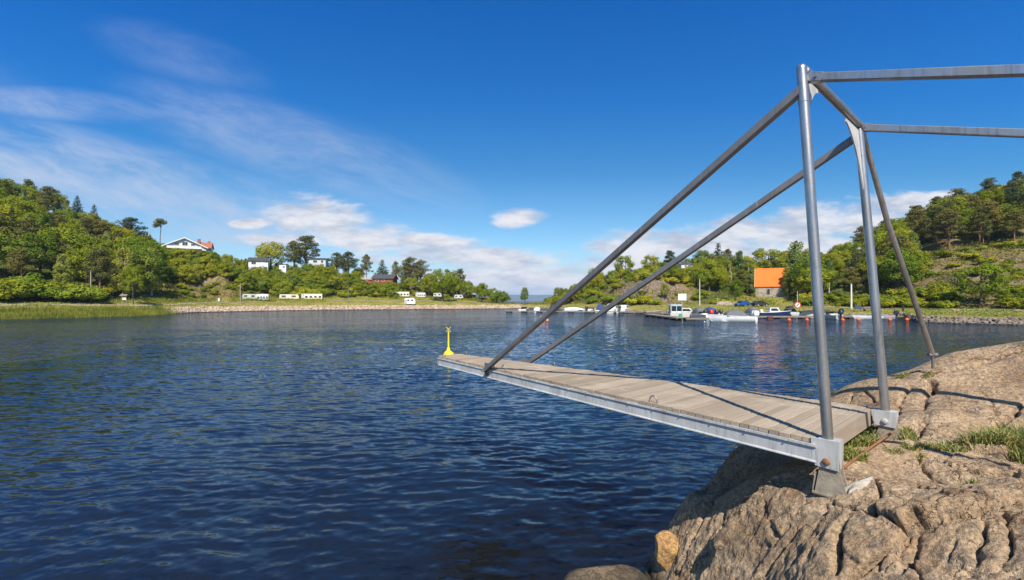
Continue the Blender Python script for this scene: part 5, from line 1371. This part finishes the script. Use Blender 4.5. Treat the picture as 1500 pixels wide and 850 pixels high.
# low stone wall and white pillar near the parked cars
a, b2 = at_row(1050, 447.0), at_row(1082, 447.0)
t = thing('garden_wall', 'low pinkish stone wall on the meadow below the bright round tree', 'wall', a)
m_ = MB(); d = b2-a; m_.prism([(0, 0, -.3), (d.x, d.y, -.3), (d.x, d.y, .9), (d.x*.3, d.y*.3, 1.15), (0, 0, .7)], (0, .5, 0)); part('stonework', m_, masonry, t)
b = at_row(1051, 445.5); t = thing('pillar', 'small white pillar at the left end of the low stone wall', 'pillar', b)
m_ = MB(); m_.box((0, 0, .55), (.5, .5, 1.3), top=(.8, .8)); part('shaft', m_, white, t); m_ = MB(); m_.lathe([(.1, 1.2), (.2, 1.32), (.2, 1.5), (.08, 1.62)], seg=12); part('finial', m_, white, t, 60)

# ---------------- cars
def car(label, px, row, paint, rz):
    b = at_row(px, row); t = thing('parked_car', label, 'car', b, rz, 'cars parked by the chapel')
    prof = [(-2.05, .32), (2.05, .32), (2.12, .55), (2.0, .78), (1.05, .92), (.45, 1.42), (-1.1, 1.47), (-1.85, .98), (-2.1, .85)]
    m_ = MB(); n_ = len(prof)
    rings = [[(x_*k, y_, .32 + (z_-.32)*kk) for x_, z_ in prof] for y_, k, kk in ((-.86, .96, .97), (-.80, 1, 1), (.80, 1, 1), (.86, .96, .97))]
    m_.loft(rings, closed=True); part('body', m_, paint, t, 40)
    m_ = MB(); m_.prism([(.92, -.872, .95), (.42, -.872, 1.34), (-.1, -.872, 1.37), (-.1, -.872, .95)], (0, .012, 0)); part('window', m_, glass, t)
    m_ = MB(); m_.prism([(-.2, -.872, .95), (-.2, -.872, 1.37), (-1.02, -.872, 1.38), (-1.5, -.872, .98)], (0, .012, 0)); part('window', m_, glass, t)
    m_ = MB(); m_.prism([(1.08, -.7, .955), (.50, -.62, 1.40), (.50, .62, 1.40), (1.08, .7, .955)], (.02, 0, .02)); part('windscreen', m_, glass, t)
    for x_ in (-1.25, 1.3):
        for y_ in (-.8, .8):
            m_ = MB(); m_.tube([(x_, y_-.1, .31), (x_, y_+.1, .31)], .31, 16); wh = part('wheel', m_, rubber, t, 40)
            m_ = MB(); m_.tube([(x_, y_-.115, .31), (x_, y_-.10, .31)], .19, 12); part('rim', m_, grey, wh)
    for y_ in (-.6, .6): m_ = MB(); m_.box((2.07, y_, .68), (.08, .3, .14)); part('headlight', m_, white, t)
car('small blue car parked in front of the chapel lawn', 1087, 449.0, carblue, R(200))
car('dark grey car parked right of the small blue car', 1113, 449.0, cargrey, R(12))

# ---------------- boats
BG = 'boats moored along the docks'
def boat(label, px, row, Ln, hd, beam=None, fb=.62, hullm=white, top=None, motors=0, motorm=dark, stripe=None, rail=False, topm=blue_f, covm=grey_f, z=0.0, Y=None, cat='motorboat', name='motorboat'):
    b = G(px, row) if Y is None else Vector(((px-CX)/F*Y, Y, 0)); b.z = z
    t = thing(name, label, cat, b, R(hd), BG)
    k_ = 1.28 if b.y > 118 else .95 if top == 'flybridge' else 1.12; t.scale = (k_, k_, k_); B = (beam or Ln*.36)/2; N = 11
    def half(u): return B*(1 - max(0, (u-.42)/.58)**2.1)*(.93 + .07*min(1, u*3))
    def sheer(u): return fb*(1 + .32*u*u)
    rings = []
    for i in range(N):
        u = i/(N-1); x_ = -Ln/2 + Ln*u; h_ = max(half(u), .02); s_ = sheer(u); kz = -.28 + .30*max(0, (u-.6)/.4)**2
        rk = .22*Ln*0 + (.10*Ln*max(0, (u-.7)/.3)**2)
        rings.append([(x_+rk, -h_, s_), (x_+rk*.7, -h_*.97, s_*.62), (x_, -h_*.8, .04), (x_-rk*.1, 0, kz), (x_, h_*.8, .04), (x_+rk*.7, h_*.97, s_*.62), (x_+rk, h_, s_)])
    m_ = MB(); m_.loft(rings, caps=True); part('hull', m_, hullm, t, 50)
    dk = MB(); fl = []
    for i in range(N):
        u = i/(N-1); r = rings[i]; fl.append([(r[0][0], r[0][1]*.97, r[0][2]-.02 - (.0 if u > .5 else .28)), (r[6][0], r[6][1]*.97, r[6][2]-.02 - (.0 if u > .5 else .28))])
    dk.loft(fl, caps=False); part('deck', dk, white if hullm is not white else cream, t)
    for sgn in (0, 6):
        m_ = MB(); m_.tube([Vector(r[sgn]) for r in rings], .035, 6); part('rub_rail', m_, stripe or grey, t)
    s0 = fb
    if rail:
        m_ = MB(); pts = []
        for i in range(6, N): r = rings[i]; pts.append((r[0][0], r[0][1]*.9, r[0][2]+.42))
        m_.tube(pts, .018, 6)
        pts2 = [(x_, -y_, z_) for x_, y_, z_ in pts]; m_.tube(pts2, .018, 6)
        for q in pts[::2] + pts2[::2]: m_.tube([(q[0], q[1], q[2]-.44), q], .015, 6)
        part('bow_rail', m_, steel, t)
    def cabin(x0, x1, w_, h_, name_='cabin', m=white, rk=.5):
        m_ = MB(); m_.prism([(x0, -w_/2, s0-.2), (x1, -w_/2, s0-.05), (x1-rk*h_*1.1, -w_/2, s0+h_), (x0+.08, -w_/2, s0+h_)], (0, w_, 0)); c_ = part(name_, m_, m, t)
        m_ = MB(); m_.prism([(x0+.25, -w_/2-.012, s0+h_*.35), (x1-.25-rk*h_*.35, -w_/2-.012, s0+h_*.35), (x1-.3-rk*h_, -w_/2-.012, s0+h_*.85), (x0+.25, -w_/2-.012, s0+h_*.85)], (0, .01, 0)); part('window', m_, glass, c_)
        m_ = MB(); m_.prism([(x1-.02-rk*h_*.35*1.1, -w_/2*.88, s0+h_*.35), (x1-.02-rk*h_*.35*1.1, w_/2*.88, s0+h_*.35), (x1-.02-rk*h_*.92*1.1, w_/2*.88, s0+h_*.92), (x1-.02-rk*h_*.92*1.1, -w_/2*.88, s0+h_*.92)], (.03, 0, .02)); part('windscreen', m_, glass, c_)
    def screen(x0, w_, h_):
        m_ = MB(); pts = [(x0-.7, -w_/2), (x0, -w_/2*.8), (x0+.18, 0), (x0, w_/2*.8), (x0-.7, w_/2)]
        m_.loft([[(x_, y_, s0) for x_, y_ in pts], [(x_-.35*h_, y_*.92, s0+h_) for x_, y_ in pts], [(x_-.35*h_-.03, y_*.9, s0+h_) for x_, y_ in pts], [(x_-.03, y_*.97, s0) for x_, y_ in pts]], caps=False); part('windscreen', m_, glass, t)
    def dome(x0, x1, w_, h_, m, name_='canopy'):
        m_ = MB(); rr = []
        for i in range(9):
            u = i/8; x_ = x0 + (x1-x0)*u; hh = h_*(math.sin(math.pi*min(1, max(0, .08+.84*u)))**.5)
            rr.append([(x_, -w_/2*math.cos(a), s0 + hh*max(0, math.sin(a))**.75) for a in np.linspace(0, math.pi, 9)])
        m_.loft(rr, caps=True); part(name_, m_, m, t, 60)
    def posts(x0, x1, w_, h_, m):
        m_ = MB(); m_.box(((x0+x1)/2, 0, s0+h_), (x1-x0, w_, .07), bev=.03); bt = part('bimini', m_, m, t)
        for x_ in (x0+.1, x1-.1):
            for y_ in (-w_/2+.05, w_/2-.05): m_ = MB(); m_.tube([(x_, y_, s0-.2), (x_, y_, s0+h_)], .022, 6); part('pole', m_, steel, bt)
    if top == 'cabin': cabin(-Ln*.18, Ln*.22, B*1.45, .85)
    if top == 'cruiser': cabin(-Ln*.12, Ln*.30, B*1.5, .75, rk=.9); dome(-Ln*.42, -Ln*.10, B*1.7, 1.25, topm)
    if top == 'flybridge':
        cabin(-Ln*.14, Ln*.26, B*1.5, 1.0, rk=.7)
        x0, x1, hh = -Ln*.47, -Ln*.13, 1.45
        m_ = MB(); m_.box(((x0+x1)/2, 0, s0+hh+.12), (x1-x0+.25, B*1.75, .34), bev=.10); ro = part('canopy', m_, topm, t)
        m_ = MB(); m_.box(((x0+x1)/2, 0, s0+hh*.5-.05), (x1-x0-.08, B*1.6, hh-.1)); part('canopy_window', m_, glass, ro)
        for x_ in (x0, (x0+x1)/2, x1):
            for y_ in (-B*.82, B*.82): m_ = MB(); m_.box((x_, y_, s0+hh*.5-.05), (.12, .06, hh)); part('canopy_post', m_, topm, ro)
        m_ = MB(); m_.box(((x0+x1)/2, 0, s0+.12), (x1-x0+.02, B*1.66, .45)); part('coaming', m_, white, t)
    if top == 'bimini': screen(Ln*.12, B*1.5, .45); posts(-Ln*.25, Ln*.1, B*1.5, 1.35, topm)
    if top == 'screen': screen(Ln*.12, B*1.5, .5); m_ = MB(); m_.box((-Ln*.12, 0, s0-.02), (.5, B*1.2, .5), bev=.06); part('seat', m_, cream, t)
    if top == 'canopy': screen(Ln*.14, B*1.5, .5); dome(-Ln*.36, Ln*.12, B*1.75, 1.3, topm)
    if top == 'cover': dome(-Ln*.46, Ln*.40, B*1.9, .55, covm, 'cover')
    if top == 'deepcover': dome(-Ln*.30, Ln*.16, B*1.85, .95, covm, 'cover'); 
    if top == 'open':
        for k in (-.28, .02): m_ = MB(); m_.box((k*Ln, 0, s0-.12), (.35, half(.5+k)*1.9, .06)); part('thwart', m_, wood, t)
    for k in range(motors):
        y_ = (k-(motors-1)/2)*.75; x_ = -Ln/2-.28
        m_ = MB(); prof = [(.30, .02), (.34, .22), (.30, .5), (.18, .66), (-.18, .70), (-.36, .52), (-.38, .2), (-.28, .02)]
        m_.loft([[(x_+a*1.0*kx, y_+yy, s0+.12+b_*1.0) for a, b_ in prof] for yy, kx in ((-.24, .75), (-.17, 1), (.17, 1), (.24, .75))], closed=True); ou = part('outboard', m_, motorm, t, 50)
        m_ = MB(); m_.prism([(x_+.12, y_-.08, s0+.14), (x_-.18, y_-.08, s0+.14), (x_-.14, y_-.06, -.35), (x_+.06, y_-.06, -.35)], (0, .16, 0)); part('leg', m_, motorm if motorm is white else dark, ou)
    return t
# left dock, seen left to right
boat('white boat with a blue bimini under the lone spit tree', 768, 457.0, 5.2, 78, fb=.75, top='bimini', Y=134)
boat('small boxy white boat right of the blue bimini boat', 787, 457.0, 4.0, 84, fb=.7, top='cover', covm=white, Y=132)
boat('small dark open boat moored behind the near strut', 811, 457.0, 4.4, 70, hullm=dark, top='canopy', topm=black_f, Y=131)
boat('low white boat under a pale rounded cover', 840, 457.0, 5.0, 12, top='cover', covm=flat('pale_tarpaulin', (.62, .62, .63), .8), Y=131)
boat('white open boat with a dark outboard, left of the cruiser pair', 866, 457.0, 5.0, 60, top='screen', motors=1, Y=128)
boat('white boat with a tall blue canopy near the inlet dock end', 880, 457.0, 5.2, 72, top='canopy', topm=blue_f, Y=128)
boat('white cabin cruiser with a bow rail, left of two near the cliff', 897, 457.0, 6.6, 66, fb=.85, top='cruiser', topm=flat('white_fabric', (.7, .7, .7), .9), rail=True, Y=127)
boat('white cruiser with an outboard at the right end of the inlet dock', 914, 457.0, 6.2, 62, fb=.85, top='cabin', motors=1, Y=126)
boat('low dark rowing boat at the shore left of the oblique dock', 956, 460.0, 4.0, 15, hullm=wood, top='open', Y=112, name='rowing_boat', cat='rowing boat')
# behind the front dock
boat('cabin cruiser with blue and white bimini and cream hull by the sign', 1003, 464.5, 6.4, -6, fb=.95, hullm=flat('cream_gelcoat', (.64, .60, .52), .3), top='flybridge', topm=flat('pale_blue_fabric', (.42, .50, .62), .8), rail=True, Y=92)
boat('white boat with a black outboard right of the cabin cruiser', 1021, 465.5, 5.0, 96, top='canopy', topm=grey_f, motors=1, Y=90)
boat('white boat with a red striped outboard beside the blue canopy boat', 1029, 466.0, 4.6, 98, top='screen', motors=1, motorm=red_p, Y=87)
boat('white boat with a dark blue canopy and black outboard', 1037, 466.0, 5.2, 94, top='canopy', topm=blue_f, motors=1, Y=88.5)
boat('white day boat with a dark grey cover and twin white outboards', 1072, 471.5, 5.6, 172, beam=2.1, fb=.78, hullm=white, top='deepcover', covm=grey_f, motors=2, motorm=white, stripe=white)
boat('open white boat with a black outboard left of the day boat', 1050, 465.5, 4.6, 80, top='screen', motors=1, Y=91)
boat('white boat with a grey canopy in front of the parked cars', 1098, 465.0, 4.8, 104, top='canopy', topm=grey_f, motors=1, motorm=white, Y=93)
boat('white cruiser with a dark blue side left of the black canopy boat', 1133, 464.5, 4.6, -12, beam=2.0, fb=.95, hullm=navy, top='cabin', stripe=white, rail=True, Y=88)
boat('boat with a tall black canopy behind the round sign', 1155, 464.0, 4.6, 80, fb=.8, hullm=dark, top='canopy', topm=black_f, Y=91)
boat('long white boat with a low dark cover behind the near column', 1196, 465.0, 7.6, 176, beam=2.2, fb=.85, top='cover', covm=black_f, motors=1, Y=88, stripe=navy)
boat('small grey boat with a tilted dark outboard right of the near column', 1215, 466.5, 3.6, 100, hullm=grey, top='screen', motors=1, Y=84)
boat('white dinghy moored by the bench beside an orange buoy', 1271, 467.5, 3.9, 172, fb=.55, hullm=white, top='open', Y=82.2, name='dinghy', cat='dinghy')
boat('grey dinghy with an outboard right of the far column', 1293, 467.5, 3.0, 160, hullm=grey, top='open', motors=1, Y=83, name='dinghy', cat='dinghy')
# ---------------- buoys
def ball(name, label, px, row, r_, mat, group, cat='buoy', lift=.45):
    b = G(px, row)
    t = thing(name, label, cat, (b.x, b.y, r_*lift), 0, group); r_ *= .78
    m_ = MB(); m_.lathe([(r_*math.sin(a), -r_*math.cos(a)) for a in np.linspace(.02, math.pi-.35, 12)] + [(r_*.16, r_*1.05), (r_*.16, r_*1.22), (r_*.05, r_*1.25)], seg=20); part('float', m_, mat, t, 70)
    m_ = MB(); m_.tube([(r_*.13*math.cos(a), 0, r_*1.32 + r_*.13*math.sin(a)) for a in np.linspace(0, 2*math.pi, 11)], r_*.045, 6); part('eye', m_, mat, t)
for (px_, row, r_), lb in zip([(1156, 470.3, .36), (1182, 470.0, .34), (1234.5, 470.2, .34), (1257.5, 470.0, .35), (1281, 470.3, .32), (1303.5, 470.0, .36), (1328.5, 469.8, .36)],
        ['orange ball buoy below the round sign', 'orange ball buoy just left of the near column', 'orange ball buoy midway between the two columns', 'orange ball buoy at the bow of the white dinghy', 'orange ball buoy half hidden by the far column', 'orange ball buoy left of the thin side brace', 'orange ball buoy at the right end of the dock']):
    ball('mooring_buoy', lb, px_, row, r_, orange, 'orange buoys along the right dock')
for px_, row, r_, lb in ((801.3, 470.6, .33, 'nearest pale orange buoy of the string of three left of the strut'), (796.6, 468.2, .34, 'middle pale orange buoy of the string of three'), (793.0, 465.6, .32, 'farthest pale orange buoy, partly behind the near strut')):
    ball('marker_buoy', lb, px_, row, r_, sal, 'string of pale orange buoys')
ball('fender_buoy', 'tiny white float in the water before the dock section', 1032, 472.3, .14, white, None)
b = G(1128, 469.0); t = thing('fender_box', 'maroon box fender hanging on the front of the right dock', 'fender', (b.x, b.y, .15))
m_ = MB(); m_.box((0, 0, .1), (1.0, .35, .75), bev=.06); part('body', m_, maroon, t)
m_ = MB()
for k in (-.3, .3): m_.box((k, -.19, .1), (.08, .03, .7))
part('straps', m_, dark, t)
# yellow mark with a cross
b = G(657, 520.5); t = thing('yellow_buoy', 'yellow special mark buoy with an X on its pole beyond the deck tip', 'buoy', b)
m_ = MB(); m_.lathe([(.02, -.25), (.25, -.2), (.33, -.02), (.335, .06), (.30, .15), (.20, .22), (.12, .28), (.085, .40), (.06, .5)], seg=28); part('float', m_, yellow, t, 50)
hb = EYE + (HY-479)/F*b.y
m_ = MB(); m_.tube([(0, 0, .4), (0, 0, hb-.26)], [.052, .042], 14); part('pole', m_, yellow, t, 40)
for s_ in (-1, 1):
    m_ = MB(); m_.bar((-.145, -.012*s_, hb-.15-.15*s_), (.145, -.012*s_, hb-.15+.15*s_), .022, .055, up=(0, 1, 0)); part('cross_arm', m_, yellow, t)

# ---------------- words for the trees: which one is which
def zone(px):
    for lim, nm in ((75, 'over the left end of the reed bank'), (130, 'left of the bare bank pole'), (170, 'between the bare pole and the notice board'), (232, 'above the notice board'), (262, 'just left of the white hill house'), (312, 'below the white hill house'), (352, 'between hill house and cottage'), (395, 'around the small white cottage'), (440, 'by the white shed'), (485, 'below the grey hill cabin'), (525, 'left of the red cabins'),
                    (585, 'around the red cabins'), (630, 'over the caravan awnings'), (680, 'behind the large bright tree'), (760, 'near the left shore tip'), (870, 'right of the inlet gap'), (905, 'left of the rocky cliff'), (950, 'around the hilltop cabin'), (990, 'right of the rocky cliff'), (1030, 'above the white sign board'), (1070, 'behind the flag pole'), (1105, 'left of the chapel'), (1160, 'behind the chapel'),
                    (1205, 'beside the near column'), (1250, 'between the columns'), (1300, 'behind the far column'), (1345, 'behind the side brace'), (1410, 'left of the lone spreading tree'), (1460, 'above the lone spreading tree'), (1521, 'at the right picture edge')):
        if px < lim: return nm
    return 'beyond the right picture edge'
def level(d):
    s, fy, fh, my, mh, cy, ch = [float(x) for x in tab(d['px'])]; k = (d['Y']-fy)/(cy-fy)
    return 'at the slope foot' if k < .14 else 'low' if k < .38 else 'midway up' if k < .62 else 'high up' if k < .86 else 'on the crest'
from collections import defaultdict
grp = defaultdict(list)
for d in ALLTREES:
    if d['label']: d['o']['label'] = d['label']
    else: grp[(d['kind'], level(d), zone(d['px']))].append(d)
ORD = ['leftmost', 'second', 'third', 'fourth', 'fifth', 'sixth', 'seventh', 'eighth', 'ninth', 'tenth']
WN = {2: 'two', 3: 'three', 4: 'four', 5: 'five', 6: 'six', 7: 'seven', 8: 'eight', 9: 'nine', 10: 'ten'}
for (kind, lv, zn), lst in grp.items():
    lst.sort(key=lambda d: d['px']); n_ = len(lst)
    nm = KD[kind][0]
    for i, d in enumerate(lst):
        zn = zn.replace(' the ', ' ')
        if n_ == 1: d['o']['label'] = f'{nm} {lv}, {zn}'
        else: d['o']['label'] = f"{'rightmost' if i == n_-1 else ORD[min(i, 9)]} of {WN.get(n_, str(n_))} {nm + 's' if kind != 'birch_tree' else 'slender pale birches' if False else nm + ('es' if nm.endswith('ch') or nm.endswith('sh') else 's')} {lv}, {zn}"
for d in ALLTREES:
    hill = 'left' if d['px'] < 780 else 'right'
    if d['label'] is None: d['o']['group'] = {'bush': f'bushes on the {hill} hillside', 'tall_shrub': f'tall shrubs on the {hill} hillside'}.get(d['kind'], f'trees on the {hill} hillside')

# ---------------- the air between here and the far blue hills
hz = MB(); hz.box((0, 0, 0), (27400, 27400, 210)); 
ho = link('haze', mesh_of('haze', hz, None)); ho.location = (0, 0, 94.5); tag(ho, kind='stuff')
hm = bpy.data.materials.new('haze'); hm.use_nodes = True; hn = NT(hm.node_tree); hn.n.remove(hn.n['Principled BSDF'])
pv = hn.add('ShaderNodeVolumePrincipled'); pv.inputs['Color'].default_value = (.55, .72, 1.0, 1); pv.inputs['Density'].default_value = .9e-4
hn.l.new(pv.outputs[0], hn.n['Material Output'].inputs['Volume']); ho.data.materials.append(hm)
